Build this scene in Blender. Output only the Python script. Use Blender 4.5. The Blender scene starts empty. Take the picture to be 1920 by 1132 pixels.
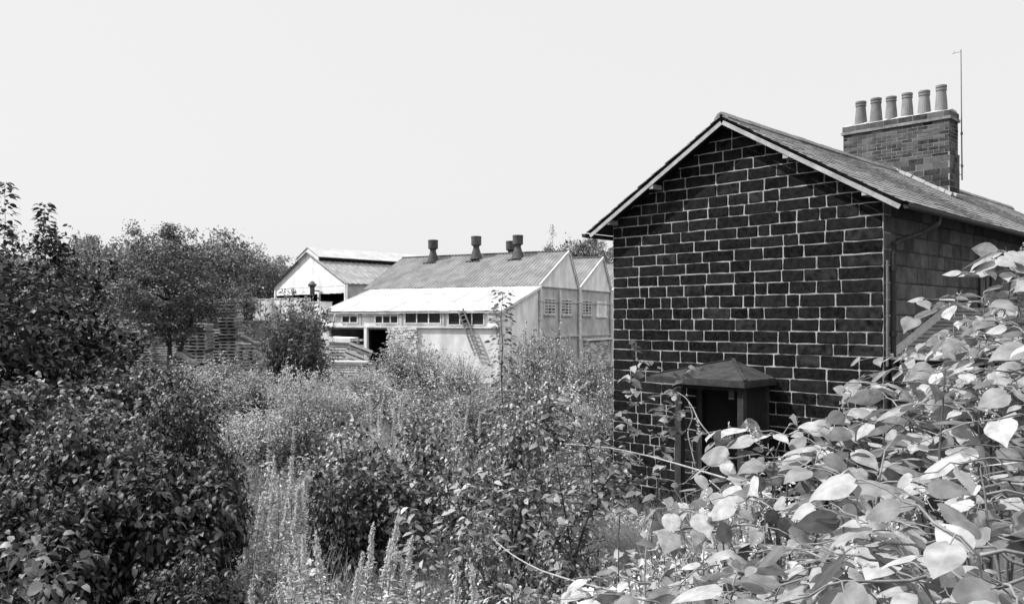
import bpy, math, random
import numpy as np
from mathutils import Vector, Matrix

# ------------------------------------------------------------------ camera, sky, sun, exposure
C = bpy.context.scene.collection
sc = bpy.context.scene
CAMZ, F, HY = 4.2, 1551.0, 600.0
cam_d = bpy.data.cameras.new('camera')
cam_d.sensor_width = 36.0
cam_d.lens = 36.0 * F / 1920.0
cam_d.shift_y = (HY - 566.0) / 1920.0
cam_d.clip_start, cam_d.clip_end = 0.05, 3000
cam = bpy.data.objects.new('camera', cam_d)
cam.location = (0, 0, CAMZ)
cam.rotation_euler = (math.radians(90), 0, 0)
C.objects.link(cam)
sc.camera = cam

SUN_EL = math.radians(50)
SUN_H = Vector((-0.995, 0.07, 0)).normalized()
SUN = Vector((SUN_H.x * math.cos(SUN_EL), SUN_H.y * math.cos(SUN_EL), math.sin(SUN_EL)))
world = bpy.data.worlds.new('World')
sc.world = world
world.use_nodes = True
wn = world.node_tree
wn.nodes.clear()
w_out = wn.nodes.new('ShaderNodeOutputWorld')
w_bg = wn.nodes.new('ShaderNodeBackground')
w_sky = wn.nodes.new('ShaderNodeTexSky')
w_sky.sky_type = 'NISHITA'
w_sky.sun_disc = False
w_sky.sun_elevation = SUN_EL
w_sky.sun_rotation = math.atan2(SUN.x, SUN.y)
w_sky.air_density, w_sky.dust_density = 1.0, 2.2
w_hs = wn.nodes.new('ShaderNodeHueSaturation')          # the photograph is black and white
w_hs.inputs['Saturation'].default_value = 0.0
w_mix = wn.nodes.new('ShaderNodeMixRGB')                # even white summer haze over the sky
w_mix.inputs['Fac'].default_value = 0.9
w_mix.inputs['Color2'].default_value = (6.6, 6.6, 6.6, 1)
wn.links.new(w_sky.outputs[0], w_hs.inputs['Color'])
wn.links.new(w_hs.outputs[0], w_mix.inputs['Color1'])
w_tc = wn.nodes.new('ShaderNodeTexCoord')              # sky brightened overhead, out of view, added as fill light
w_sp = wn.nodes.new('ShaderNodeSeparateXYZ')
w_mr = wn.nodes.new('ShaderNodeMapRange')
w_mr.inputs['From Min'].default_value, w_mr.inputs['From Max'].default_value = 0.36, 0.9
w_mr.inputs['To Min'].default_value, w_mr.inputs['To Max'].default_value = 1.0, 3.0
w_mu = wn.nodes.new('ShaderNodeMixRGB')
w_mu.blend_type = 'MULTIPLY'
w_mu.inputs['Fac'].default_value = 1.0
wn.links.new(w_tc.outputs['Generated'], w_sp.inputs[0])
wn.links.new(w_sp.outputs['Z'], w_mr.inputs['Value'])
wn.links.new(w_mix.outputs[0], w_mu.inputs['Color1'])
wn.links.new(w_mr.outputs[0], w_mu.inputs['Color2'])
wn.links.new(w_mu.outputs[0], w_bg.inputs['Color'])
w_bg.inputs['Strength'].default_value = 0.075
wn.links.new(w_bg.outputs[0], w_out.inputs['Surface'])

sun_d = bpy.data.lights.new('sun', 'SUN')
sun_d.energy = 4.4
sun_d.angle = math.radians(1.2)
sun_d.color = (1, 1, 1)
sun = bpy.data.objects.new('sun', sun_d)
sun.rotation_euler = (-SUN).to_track_quat('-Z', 'Y').to_euler()
sun.location = (-30, -5, 40)
C.objects.link(sun)

sc.view_settings.view_transform = 'Standard'
sc.view_settings.look = 'None'
sc.view_settings.gamma = 1.0
sc.view_settings.exposure = 0.85
sc.cycles.max_bounces = 6
sc.cycles.transparent_max_bounces = 4

# ------------------------------------------------------------------ helpers
rnd = random.Random(7)
R_ = np.random.default_rng(11)


def at(px, d):
    return (px - 960.0) / F * d


def zt(py, d):
    return CAMZ + (HY - py) * d / F


def sstep(a, b, x):
    t = min(1.0, max(0.0, (x - a) / (b - a)))
    return t * t * (3 - 2 * t)


def ground(x, y):
    yy = y - 2.6 * sstep(-0.2, 1.6, x) * (1 - sstep(9, 13, y))
    h = 2.55 * (1 - sstep(1.0, 9.0, yy)) + 0.25 * (1 - sstep(8, 16, yy))
    h += 0.9 * sstep(30, 48, y) * (1 - sstep(-14, -4, x))
    h += 0.8 * sstep(5.5, 9.0, x) * (1 - sstep(12, 30, y)) * sstep(4, 9, y)
    h += 0.08 * math.sin(x * 0.9 + 1.3) * math.cos(y * 0.7)
    return h


class MB:
    def __init__(s):
        s.v, s.f, s.m = [], [], []

    def add(s, vs, fs, m=0):
        n = len(s.v)
        s.v += [tuple(p) for p in vs]
        for f in fs:
            s.f.append([i + n for i in f])
            s.m.append(m)
        return s

    def box(s, x0, x1, y0, y1, z0, z1, m=0):
        vs = [(x0, y0, z0), (x1, y0, z0), (x1, y1, z0), (x0, y1, z0), (x0, y0, z1), (x1, y0, z1), (x1, y1, z1), (x0, y1, z1)]
        return s.add(vs, [(3, 2, 1, 0), (4, 5, 6, 7), (0, 1, 5, 4), (1, 2, 6, 5), (2, 3, 7, 6), (3, 0, 4, 7)], m)

    def prism(s, poly, off, m=0):
        """poly: list of 3d points; off: extrusion vector"""
        n = len(poly)
        o = Vector(off)
        vs = [tuple(p) for p in poly] + [tuple(Vector(p) + o) for p in poly]
        fs = [list(range(n))[::-1], list(range(n, 2 * n))]
        for i in range(n):
            j = (i + 1) % n
            fs.append((i, j, n + j, n + i))
        return s.add(vs, fs, m)

    def bar(s, p, q, w, h, up=(0, 0, 1), m=0):
        p, q = Vector(p), Vector(q)
        d = (q - p).normalized()
        u = Vector(up)
        sd = d.cross(u)
        if sd.length < 1e-4:
            sd = d.cross(Vector((1, 0, 0)))
        sd.normalize()
        u = sd.cross(d).normalized()
        a, b = sd * w / 2, u * h / 2
        vs = [p - a - b, p + a - b, p + a + b, p - a + b, q - a - b, q + a - b, q + a + b, q - a + b]
        return s.add(vs, [(0, 1, 2, 3), (7, 6, 5, 4), (0, 4, 5, 1), (1, 5, 6, 2), (2, 6, 7, 3), (3, 7, 4, 0)], m)

    def tube(s, pts, rs, n=6, m=0):
        pts = [Vector(p) for p in pts]
        if not hasattr(rs, '__len__'):
            rs = [rs] * len(pts)
        vs, fs = [], []
        for i, p in enumerate(pts):
            d = (pts[min(i + 1, len(pts) - 1)] - pts[max(i - 1, 0)])
            d = d.normalized() if d.length > 1e-7 else Vector((0, 0, 1))
            a = d.cross(Vector((0.31, 0.17, 0.93)))
            if a.length < 1e-3:
                a = d.cross(Vector((1, 0, 0)))
            a.normalize()
            b = d.cross(a)
            for k in range(n):
                t = 2 * math.pi * k / n
                vs.append(p + (a * math.cos(t) + b * math.sin(t)) * rs[i])
        for i in range(len(pts) - 1):
            for k in range(n):
                k2 = (k + 1) % n
                fs.append((i * n + k, i * n + k2, (i + 1) * n + k2, (i + 1) * n + k))
        fs.append(list(range(n))[::-1])
        fs.append([(len(pts) - 1) * n + k for k in range(n)])
        return s.add(vs, fs, m)

    def lathe(s, prof, c, n=16, m=0):
        vs, fs = [], []
        for r, z in prof:
            for k in range(n):
                t = 2 * math.pi * k / n
                vs.append((c[0] + r * math.cos(t), c[1] + r * math.sin(t), c[2] + z))
        for i in range(len(prof) - 1):
            for k in range(n):
                k2 = (k + 1) % n
                fs.append((i * n + k, i * n + k2, (i + 1) * n + k2, (i + 1) * n + k))
        return s.add(vs, fs, m)

    def mesh(s, name, mats, smooth=False):
        me = bpy.data.meshes.new(name)
        me.from_pydata(s.v, [], s.f)
        if not isinstance(mats, (list, tuple)):
            mats = [mats]
        for x in mats:
            me.materials.append(x)
        me.polygons.foreach_set('material_index', s.m)
        if smooth:
            me.polygons.foreach_set('use_smooth', [True] * len(s.f))
        me.update()
        return me

    def build(s, name, mats, parent=None, smooth=False):
        o = bpy.data.objects.new(name, s.mesh(name, mats, smooth))
        C.objects.link(o)
        o.parent = parent
        return o


def tag(o, label=None, cat=None, group=None, kind=None):
    for k, v in (('label', label), ('category', cat), ('group', group), ('kind', kind)):
        if v:
            o[k] = v
    return o


def thing(name, label, cat, loc=(0, 0, 0), rotz=0.0, group=None, scale=1.0):
    o = bpy.data.objects.new(name, None)
    o.empty_display_size = 0.2
    C.objects.link(o)
    o.location = loc
    o.rotation_euler = (0, 0, rotz)
    o.scale = (scale, scale, scale) if not hasattr(scale, '__len__') else scale
    return tag(o, label, cat, group)


def child(name, me, parent):
    o = bpy.data.objects.new(name, me)
    C.objects.link(o)
    o.parent = parent
    return o


# ------------------------------------------------------------------ materials (all neutral: black and white photograph)
def new_mat(name):
    m = bpy.data.materials.new(name)
    m.use_nodes = True
    nt = m.node_tree
    nt.nodes.clear()
    out = nt.nodes.new('ShaderNodeOutputMaterial')
    return m, nt, out


def g4(v):
    return (v, v, v, 1)


def surf(name, lo, hi, scale=3.0, rough=0.85, bump=0.3, island=0.0, detail=6, spec=0.2, stretch=(1, 1, 1), fine=40.0, stain=0.0, metal=0.0, con=0.18, odd=0.0):
    """grey surface whose tone wanders between lo and hi with noise, with fine speckle and bump"""
    m, nt, out = new_mat(name)
    N, Lk = nt.nodes, nt.links
    b = N.new('ShaderNodeBsdfPrincipled')
    b.inputs['Roughness'].default_value = rough
    b.inputs['Specular IOR Level'].default_value = spec
    b.inputs['Metallic'].default_value = metal
    tc = N.new('ShaderNodeTexCoord')
    mp = N.new('ShaderNodeMapping')
    mp.inputs['Scale'].default_value = stretch
    Lk.new(tc.outputs['Object'], mp.inputs['Vector'])
    n1 = N.new('ShaderNodeTexNoise')
    n1.inputs['Scale'].default_value = scale
    n1.inputs['Detail'].default_value = detail
    n1.inputs['Roughness'].default_value = 0.65
    n2 = N.new('ShaderNodeTexNoise')
    n2.inputs['Scale'].default_value = fine
    n2.inputs['Detail'].default_value = 3
    Lk.new(mp.outputs[0], n1.inputs['Vector'])
    Lk.new(mp.outputs[0], n2.inputs['Vector'])
    mx = N.new('ShaderNodeMath')
    mx.operation = 'MULTIPLY_ADD'
    mx.inputs[1].default_value = 0.35
    Lk.new(n2.outputs['Fac'], mx.inputs[0])
    ad = N.new('ShaderNodeMath')
    ad.operation = 'MULTIPLY'
    ad.inputs[1].default_value = 0.65
    Lk.new(n1.outputs['Fac'], ad.inputs[0])
    Lk.new(ad.outputs[0], mx.inputs[2])
    src = mx.outputs[0]
    if island:
        ge = N.new('ShaderNodeNewGeometry')
        ma = N.new('ShaderNodeMath')
        ma.operation = 'MULTIPLY_ADD'
        ma.inputs[1].default_value = island
        Lk.new(ge.outputs['Random Per Island'], ma.inputs[0])
        sb = N.new('ShaderNodeMath')
        sb.operation = 'SUBTRACT'
        sb.inputs[1].default_value = island * 0.5
        Lk.new(src, sb.inputs[0])
        Lk.new(sb.outputs[0], ma.inputs[2])
        src = ma.outputs[0]
    cr = N.new('ShaderNodeValToRGB')
    cr.color_ramp.elements[0].position = 0.5 - con
    cr.color_ramp.elements[1].position = 0.5 + con
    cr.color_ramp.elements[0].color = g4(lo)
    cr.color_ramp.elements[1].color = g4(hi)
    Lk.new(src, cr.inputs['Fac'])
    col = cr.outputs['Color']
    if stain:
        mp2 = N.new('ShaderNodeMapping')
        mp2.inputs['Scale'].default_value = (0.9, 0.9, 0.35)
        Lk.new(tc.outputs['Object'], mp2.inputs['Vector'])
        n3 = N.new('ShaderNodeTexNoise')
        n3.inputs['Scale'].default_value = 1.2
        n3.inputs['Detail'].default_value = 8
        Lk.new(mp2.outputs[0], n3.inputs['Vector'])
        r3 = N.new('ShaderNodeValToRGB')
        r3.color_ramp.elements[0].position = 0.35
        r3.color_ramp.elements[1].position = 0.6
        r3.color_ramp.elements[0].color = g4(1 - stain)
        r3.color_ramp.elements[1].color = g4(1)
        Lk.new(n3.outputs['Fac'], r3.inputs['Fac'])
        mm = N.new('ShaderNodeMixRGB')
        mm.blend_type = 'MULTIPLY'
        mm.inputs['Fac'].default_value = 1
        Lk.new(col, mm.inputs['Color1'])
        Lk.new(r3.outputs['Color'], mm.inputs['Color2'])
        col = mm.outputs['Color']
    if odd:                               # now and then a stone weathered pale and mottled
        ge2 = N.new('ShaderNodeNewGeometry')
        hsh = N.new('ShaderNodeMath'); hsh.operation = 'MULTIPLY'; hsh.inputs[1].default_value = 37.7
        Lk.new(ge2.outputs['Random Per Island'], hsh.inputs[0])
        frc = N.new('ShaderNodeMath'); frc.operation = 'FRACT'
        Lk.new(hsh.outputs[0], frc.inputs[0])
        r4 = N.new('ShaderNodeMapRange'); r4.inputs['From Min'].default_value = 0.8; r4.inputs['From Max'].default_value = 1.0
        Lk.new(frc.outputs[0], r4.inputs['Value'])
        n5 = N.new('ShaderNodeTexNoise'); n5.inputs['Scale'].default_value = 6.0; n5.inputs['Detail'].default_value = 8
        Lk.new(tc.outputs['Object'], n5.inputs['Vector'])
        r5 = N.new('ShaderNodeMapRange'); r5.inputs['From Min'].default_value = 0.4; r5.inputs['From Max'].default_value = 0.65
        Lk.new(n5.outputs['Fac'], r5.inputs['Value'])
        m5 = N.new('ShaderNodeMath'); m5.operation = 'MULTIPLY'
        Lk.new(r4.outputs[0], m5.inputs[0]); Lk.new(r5.outputs[0], m5.inputs[1])
        mo = N.new('ShaderNodeMixRGB'); mo.inputs['Color2'].default_value = g4(odd)
        Lk.new(m5.outputs[0], mo.inputs['Fac']); Lk.new(col, mo.inputs['Color1'])
        col = mo.outputs['Color']
    Lk.new(col, b.inputs['Base Color'])
    if bump:
        bp = N.new('ShaderNodeBump')
        bp.inputs['Strength'].default_value = bump
        bp.inputs['Distance'].default_value = 0.02
        Lk.new(mx.outputs[0], bp.inputs['Height'])
        Lk.new(bp.outputs[0], b.inputs['Normal'])
    Lk.new(b.outputs[0], out.inputs['Surface'])
    return m


def leaf_mat(name, lo, hi, trans=0.25, rough=0.5, spec=0.3, veins=False):
    m, nt, out = new_mat(name)
    N, Lk = nt.nodes, nt.links
    ge = N.new('ShaderNodeNewGeometry')
    cr = N.new('ShaderNodeValToRGB')
    cr.color_ramp.elements[0].color = g4(lo)
    cr.color_ramp.elements[1].color = g4(hi)
    Lk.new(ge.outputs['Random Per Island'], cr.inputs['Fac'])
    col = cr.outputs['Color']
    b = N.new('ShaderNodeBsdfPrincipled')
    b.inputs['Roughness'].default_value = rough
    b.inputs['Specular IOR Level'].default_value = spec
    if veins:
        uv = N.new('ShaderNodeUVMap')
        sp = N.new('ShaderNodeSeparateXYZ')
        Lk.new(uv.outputs[0], sp.inputs[0])
        ab = N.new('ShaderNodeMath'); ab.operation = 'ABSOLUTE'
        Lk.new(sp.outputs['Y'], ab.inputs[0])
        # side veins run forward from the midrib: wave of (along - 0.45*|across|)
        ma = N.new('ShaderNodeMath'); ma.operation = 'MULTIPLY_ADD'; ma.inputs[1].default_value = -0.3
        Lk.new(ab.outputs[0], ma.inputs[0]); Lk.new(sp.outputs['X'], ma.inputs[2])
        fr = N.new('ShaderNodeMath'); fr.operation = 'PINGPONG'; fr.inputs[1].default_value = 0.07
        Lk.new(ma.outputs[0], fr.inputs[0])
        mr = N.new('ShaderNodeMapRange'); mr.inputs['From Min'].default_value = 0; mr.inputs['From Max'].default_value = 0.016
        mr.inputs['To Min'].default_value = 1; mr.inputs['To Max'].default_value = 0
        Lk.new(fr.outputs[0], mr.inputs['Value'])
        mr2 = N.new('ShaderNodeMapRange'); mr2.inputs['From Min'].default_value = 0.02; mr2.inputs['From Max'].default_value = 0.07
        mr2.inputs['To Min'].default_value = 1.3; mr2.inputs['To Max'].default_value = 0
        Lk.new(ab.outputs[0], mr2.inputs['Value'])
        mxv = N.new('ShaderNodeMath'); mxv.operation = 'MAXIMUM'
        Lk.new(mr.outputs[0], mxv.inputs[0]); Lk.new(mr2.outputs[0], mxv.inputs[1])
        bp = N.new('ShaderNodeBump'); bp.inputs['Strength'].default_value = 0.12; bp.inputs['Distance'].default_value = 0.002; bp.invert = True
        Lk.new(mxv.outputs[0], bp.inputs['Height'])
        Lk.new(bp.outputs[0], b.inputs['Normal'])
        tc = N.new('ShaderNodeTexCoord')
        nz = N.new('ShaderNodeTexNoise'); nz.inputs['Scale'].default_value = 28; nz.inputs['Detail'].default_value = 4
        Lk.new(tc.outputs['Object'], nz.inputs['Vector'])
        rz = N.new('ShaderNodeMapRange'); rz.inputs['From Min'].default_value = 0.3; rz.inputs['From Max'].default_value = 0.7
        rz.inputs['To Min'].default_value = 0.55; rz.inputs['To Max'].default_value = 1.08
        Lk.new(nz.outputs['Fac'], rz.inputs['Value'])
        vs = N.new('ShaderNodeMath'); vs.operation = 'MULTIPLY_ADD'; vs.inputs[1].default_value = 0.06
        Lk.new(mxv.outputs[0], vs.inputs[0]); Lk.new(rz.outputs[0], vs.inputs[2])
        mm = N.new('ShaderNodeMixRGB'); mm.blend_type = 'MULTIPLY'; mm.inputs['Fac'].default_value = 1
        Lk.new(col, mm.inputs['Color1']); Lk.new(vs.outputs[0], mm.inputs['Color2'])
        col = mm.outputs['Color']
    Lk.new(col, b.inputs['Base Color'])
    t = N.new('ShaderNodeBsdfTranslucent')
    Lk.new(col, t.inputs['Color'])
    ms = N.new('ShaderNodeMixShader')
    ms.inputs['Fac'].default_value = trans
    Lk.new(b.outputs[0], ms.inputs[1])
    Lk.new(t.outputs[0], ms.inputs[2])
    Lk.new(ms.outputs[0], out.inputs['Surface'])
    return m


M = {}
M['stone'] = surf('soot_blackened_stone', 0.001, 0.017, 9, 0.9, 1.0, island=0.12, fine=70, spec=0.06, con=0.14, detail=10, odd=0.03)
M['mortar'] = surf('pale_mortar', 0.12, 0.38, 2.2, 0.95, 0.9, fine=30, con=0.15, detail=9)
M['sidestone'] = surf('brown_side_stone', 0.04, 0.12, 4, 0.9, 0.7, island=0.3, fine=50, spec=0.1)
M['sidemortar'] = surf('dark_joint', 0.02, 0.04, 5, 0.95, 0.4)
M['slate'] = surf('stone_slate', 0.09, 0.21, 7, 0.85, 0.6, island=0.16, fine=30, spec=0.3)
M['darkwood'] = surf('dark_timber', 0.008, 0.025, 6, 0.8, 0.4, stretch=(1, 1, 0.3))
M['board'] = surf('weathered_paint_board', 0.16, 0.38, 4, 0.7, 0.3, fine=50)
M['iron'] = surf('black_iron_pipe', 0.012, 0.035, 8, 0.6, 0.2)
M['brick'] = surf('sooty_brick', 0.012, 0.1, 2.2, 0.9, 0.6, island=0.3, fine=50, con=0.16)
M['brickjoint'] = surf('brick_joint', 0.07, 0.3, 1.6, 0.95, 0.4)
M['cap'] = surf('worn_stone_band', 0.07, 0.26, 3, 0.95, 0.5, con=0.14)
M['cement'] = surf('cement_flaunching', 0.22, 0.4, 8, 0.95, 0.5)
M['pot'] = surf('buff_chimney_pot', 0.1, 0.24, 3, 0.8, 0.3, spec=0.25, stain=0.25)
M['lead'] = surf('lead_flashing', 0.25, 0.45, 8, 0.6, 0.4)
M['galv'] = surf('galvanised_mast', 0.08, 0.16, 8, 0.5, 0.1)
M['porchroof'] = surf('felt_porch_roof', 0.01, 0.05, 5, 0.85, 0.6, fine=60)
M['porchwood'] = surf('grey_porch_timber', 0.008, 0.05, 8, 0.85, 0.6, stretch=(1, 1, 0.25), fine=60)
M['white'] = surf('white_painted_sheet', 0.6, 0.8, 1.3, 0.7, 0.15, island=0.12, stain=0.28, fine=14)
M['whiteroof'] = surf('white_roof_sheet', 0.25, 0.4, 0.9, 0.7, 0.12, island=0.2, fine=10, stain=0.15)
M['render'] = surf('pale_cement_render', 0.5, 0.74, 1.1, 0.9, 0.3, stain=0.3, fine=14)
M['grayrender'] = surf('stained_grey_render', 0.3, 0.5, 1.0, 0.9, 0.3, stain=0.3, fine=12, con=0.14)
M['trim'] = surf('pale_trim', 0.5, 0.7, 3, 0.7, 0.2, stain=0.25)
M['asb'] = surf('corrugated_asbestos', 0.1, 0.2, 1.2, 0.9, 0.3, fine=10, stretch=(1, 0.4, 1), stain=0.25)
M['asb2'] = surf('mossy_corrugated_sheet', 0.1, 0.28, 1.5, 0.9, 0.3, fine=10)
M['vent'] = surf('rusty_sheet_iron', 0.035, 0.1, 3, 0.7, 0.3, stain=0.4, fine=12)
M['dimpane'] = surf('dusty_pane', 0.1, 0.24, 2.5, 0.5, 0.05, spec=0.3)
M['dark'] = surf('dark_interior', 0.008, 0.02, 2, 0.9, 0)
M['glass'] = surf('dirty_dark_glass', 0.01, 0.028, 2.5, 0.45, 0.05, spec=0.25)
M['rubble'] = surf('whitewashed_brick', 0.35, 0.7, 5, 0.9, 0.6, island=0.5, fine=20)
M['wood'] = surf('weathered_grey_boards', 0.2, 0.5, 6, 0.85, 0.4, island=0.6, fine=20)
M['wood2'] = surf('old_dark_boards', 0.08, 0.22, 6, 0.85, 0.4, island=0.6, fine=20)
M['log'] = surf('peeled_log', 0.12, 0.3, 4, 0.9, 0.5, stretch=(1, 1, 1))
M['bark'] = surf('tree_bark', 0.02, 0.07, 8, 0.9, 0.8, stretch=(1, 1, 0.3))
M['stem'] = surf('green_stem', 0.05, 0.14, 8, 0.8, 0.3)
M['drystem'] = surf('bleached_dead_stem', 0.12, 0.3, 10, 0.85, 0.4)
M['cane'] = surf('cane_stem', 0.07, 0.2, 12, 0.6, 0.3)
M['soil'] = surf('weedy_soil', 0.02, 0.07, 2, 0.95, 0.8, fine=15)
M['yard'] = surf('trodden_yard', 0.12, 0.25, 2, 0.95, 0.5)
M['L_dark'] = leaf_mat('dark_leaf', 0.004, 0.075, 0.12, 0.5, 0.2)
M['L_bush'] = leaf_mat('lit_tone_bush_leaf', 0.012, 0.15, 0.15, 0.5, 0.25)  # lighter copy of the dark leaf; sunlit tone of left bushes put into colour
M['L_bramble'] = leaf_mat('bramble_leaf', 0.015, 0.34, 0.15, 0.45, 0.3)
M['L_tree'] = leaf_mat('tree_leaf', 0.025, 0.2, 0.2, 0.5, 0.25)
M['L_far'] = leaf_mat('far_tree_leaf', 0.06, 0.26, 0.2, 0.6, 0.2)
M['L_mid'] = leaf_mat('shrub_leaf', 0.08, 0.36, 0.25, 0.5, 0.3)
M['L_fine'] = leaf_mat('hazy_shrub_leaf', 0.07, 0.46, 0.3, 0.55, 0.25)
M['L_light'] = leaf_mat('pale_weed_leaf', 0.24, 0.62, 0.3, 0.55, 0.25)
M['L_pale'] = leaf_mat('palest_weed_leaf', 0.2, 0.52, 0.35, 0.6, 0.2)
M['L_near'] = leaf_mat('knotweed_leaf', 0.12, 0.40, 0.28, 0.5, 0.25, veins=True)
M['L_sap'] = leaf_mat('sapling_leaf', 0.06, 0.25, 0.25, 0.45, 0.3)
M['flower'] = leaf_mat('pale_seed_fluff', 0.35, 0.62, 0.3, 0.8, 0.1)
M['drygrass'] = leaf_mat('dry_grass_blade', 0.2, 0.5, 0.3, 0.7, 0.15)
M['grass'] = leaf_mat('grass_blade', 0.1, 0.36, 0.3, 0.6, 0.2)


# ------------------------------------------------------------------ terrain
def grid_mesh(name, xs, ys, fz, mat):
    nx, ny = len(xs), len(ys)
    v = [(x, y, fz(x, y)) for y in ys for x in xs]
    f = [(j * nx + i, j * nx + i + 1, (j + 1) * nx + i + 1, (j + 1) * nx + i) for j in range(ny - 1) for i in range(nx - 1)]
    mb = MB()
    mb.add(v, f)
    return mb.build(name, mat, smooth=True)


xs = [-900, -400, -200, -120] + [-80 + 4 * i for i in range(15)] + [-20 + 0.8 * i for i in range(51)] + [24 + 6 * i for i in range(10)] + [120, 300, 900]
ys = [-60, -20, -6] + [-2 + 0.6 * i for i in range(36)] + [20 + 2 * i for i in range(31)] + [90, 120, 200, 500, 1500]
tag(grid_mesh('ground', xs, ys, ground, M['soil']), kind='structure')

# ------------------------------------------------------------------ stone cottage
D0 = 15.2
GW = 0.4156 * D0                       # gable width
cx, cy = 0.449 * D0, D0
cot_rot = math.atan2(-0.716, 0.698)
EAVE, RIDGE, LEN = 6.5, 8.36, 19.3
cottage = thing('stone_cottage', 'soot black stone cottage with pale mortar joints and a tall gable end', 'cottage', (cx, cy, 0), cot_rot)
SL = (RIDGE - EAVE) / (GW / 2)


def stones(mb, z0, z1, lim, mapf, course, wmin, wmax, joint, proud, r, m=1, skip=None):
    z = z0
    while z < z1:
        h = course * r.uniform(0.93, 1.07)
        zt_ = min(z + h, z1)
        a0, b0 = lim(z + joint / 2)
        a1, b1 = lim(zt_ - joint / 2)
        if b1 - a1 < 0.12:
            break
        u = min(a0, a1)
        e = max(b0, b1)
        u += 0.0
        first = True
        u -= r.uniform(0, wmin * 0.5) if False else 0
        while u < e - 0.02:
            w = r.uniform(wmin, wmax) if r.random() < 0.88 else r.uniform(wmin * 0.65, wmin)
            n = u + w
            if e - n < wmin * 0.6:
                n = e
            zb, ztp = z + joint / 2, zt_ - joint / 2
            l0, l1 = max(u + joint / 2, a0 + 0.004), max(u + joint / 2, a1 + 0.004)
            r0, r1 = min(n - joint / 2, b0 - 0.004), min(n - joint / 2, b1 - 0.004)
            if r0 - l0 > 0.05 and r1 - l1 > 0.02:
                k = 3 if r0 - l0 > 0.25 else 2
                j = lambda s=0.0085: r.uniform(-s, s)
                c = 0.018
                pts = []
                for i in range(k + 1):
                    t = i / k
                    pts.append((l0 + (r0 - l0) * t + (c if i == 0 else -c if i == k else 0), zb + j()))
                pts.append((r0 + j(), zb + c))
                pts.append((r1 + j(), ztp - c))
                for i in range(k + 1):
                    t = i / k
                    pts.append((r1 + (l1 - r1) * t + (-c if i == 0 else c if i == k else 0), ztp + j()))
                pts.append((l1 + j(), ztp - c))
                pts.append((l0 + j(), zb + c))
                if skip is None or not skip((l0 + r0) / 2, (zb + ztp) / 2):
                    nn = len(pts)
                    cu, cz = sum(p[0] for p in pts) / nn, sum(p[1] for p in pts) / nn
                    pr = proud * r.uniform(0.6, 1.5)
                    tx, tz = r.uniform(-0.01, 0.01), r.uniform(-0.02, 0.02)
                    ins = 0.012
                    back = [mapf(p[0], p[1], 0.0) for p in pts]
                    fr = []
                    for p in pts:
                        q = (p[0] + (cu - p[0]) * min(0.3, ins / max(0.05, abs(p[0] - cu) + 1e-3)), p[1] + (cz - p[1]) * 0.12)
                        fr.append(mapf(q[0], q[1], pr + tx * (q[0] - cu) + tz * (q[1] - cz)))
                    fs = [list(range(nn, 2 * nn))]
                    for i in range(nn):
                        q = (i + 1) % nn
                        fs.append((i, q, nn + q, nn + i))
                    mb.add(back + fr, fs, m)
            u = n
        z = zt_


def gable_lim(z):
    if z < EAVE:
        return (-GW, 0.0)
    t = (z - EAVE) / SL
    return (-GW + t, -t)


r = random.Random(3)
mb = MB()
mb.prism([(-GW, 0, -0.6), (0, 0, -0.6), (0, 0, EAVE), (-GW / 2, 0, RIDGE - 0.03), (-GW, 0, EAVE)], (0, 0.35, 0), 0)
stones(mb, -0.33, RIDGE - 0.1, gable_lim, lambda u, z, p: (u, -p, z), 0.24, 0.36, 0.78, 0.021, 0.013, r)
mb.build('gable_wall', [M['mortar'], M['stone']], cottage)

mb = MB()
mb.box(-0.35, -0.002, 0.352, LEN, -0.6, EAVE - 0.02)
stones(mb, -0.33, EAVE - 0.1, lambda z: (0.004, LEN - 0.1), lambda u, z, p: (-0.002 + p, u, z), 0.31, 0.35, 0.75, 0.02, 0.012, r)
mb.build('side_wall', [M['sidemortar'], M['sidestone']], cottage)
mb = MB()
mb.box(-GW, -GW + 0.35, 0.352, LEN, -0.6, EAVE - 0.02)
mb.prism([(-GW, LEN, -0.6), (0, LEN, -0.6), (0, LEN, EAVE), (-GW / 2, LEN, RIDGE - 0.03), (-GW, LEN, EAVE)], (0, 0.3, 0))
mb.build('back_wall', M['sidestone'], cottage)

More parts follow.
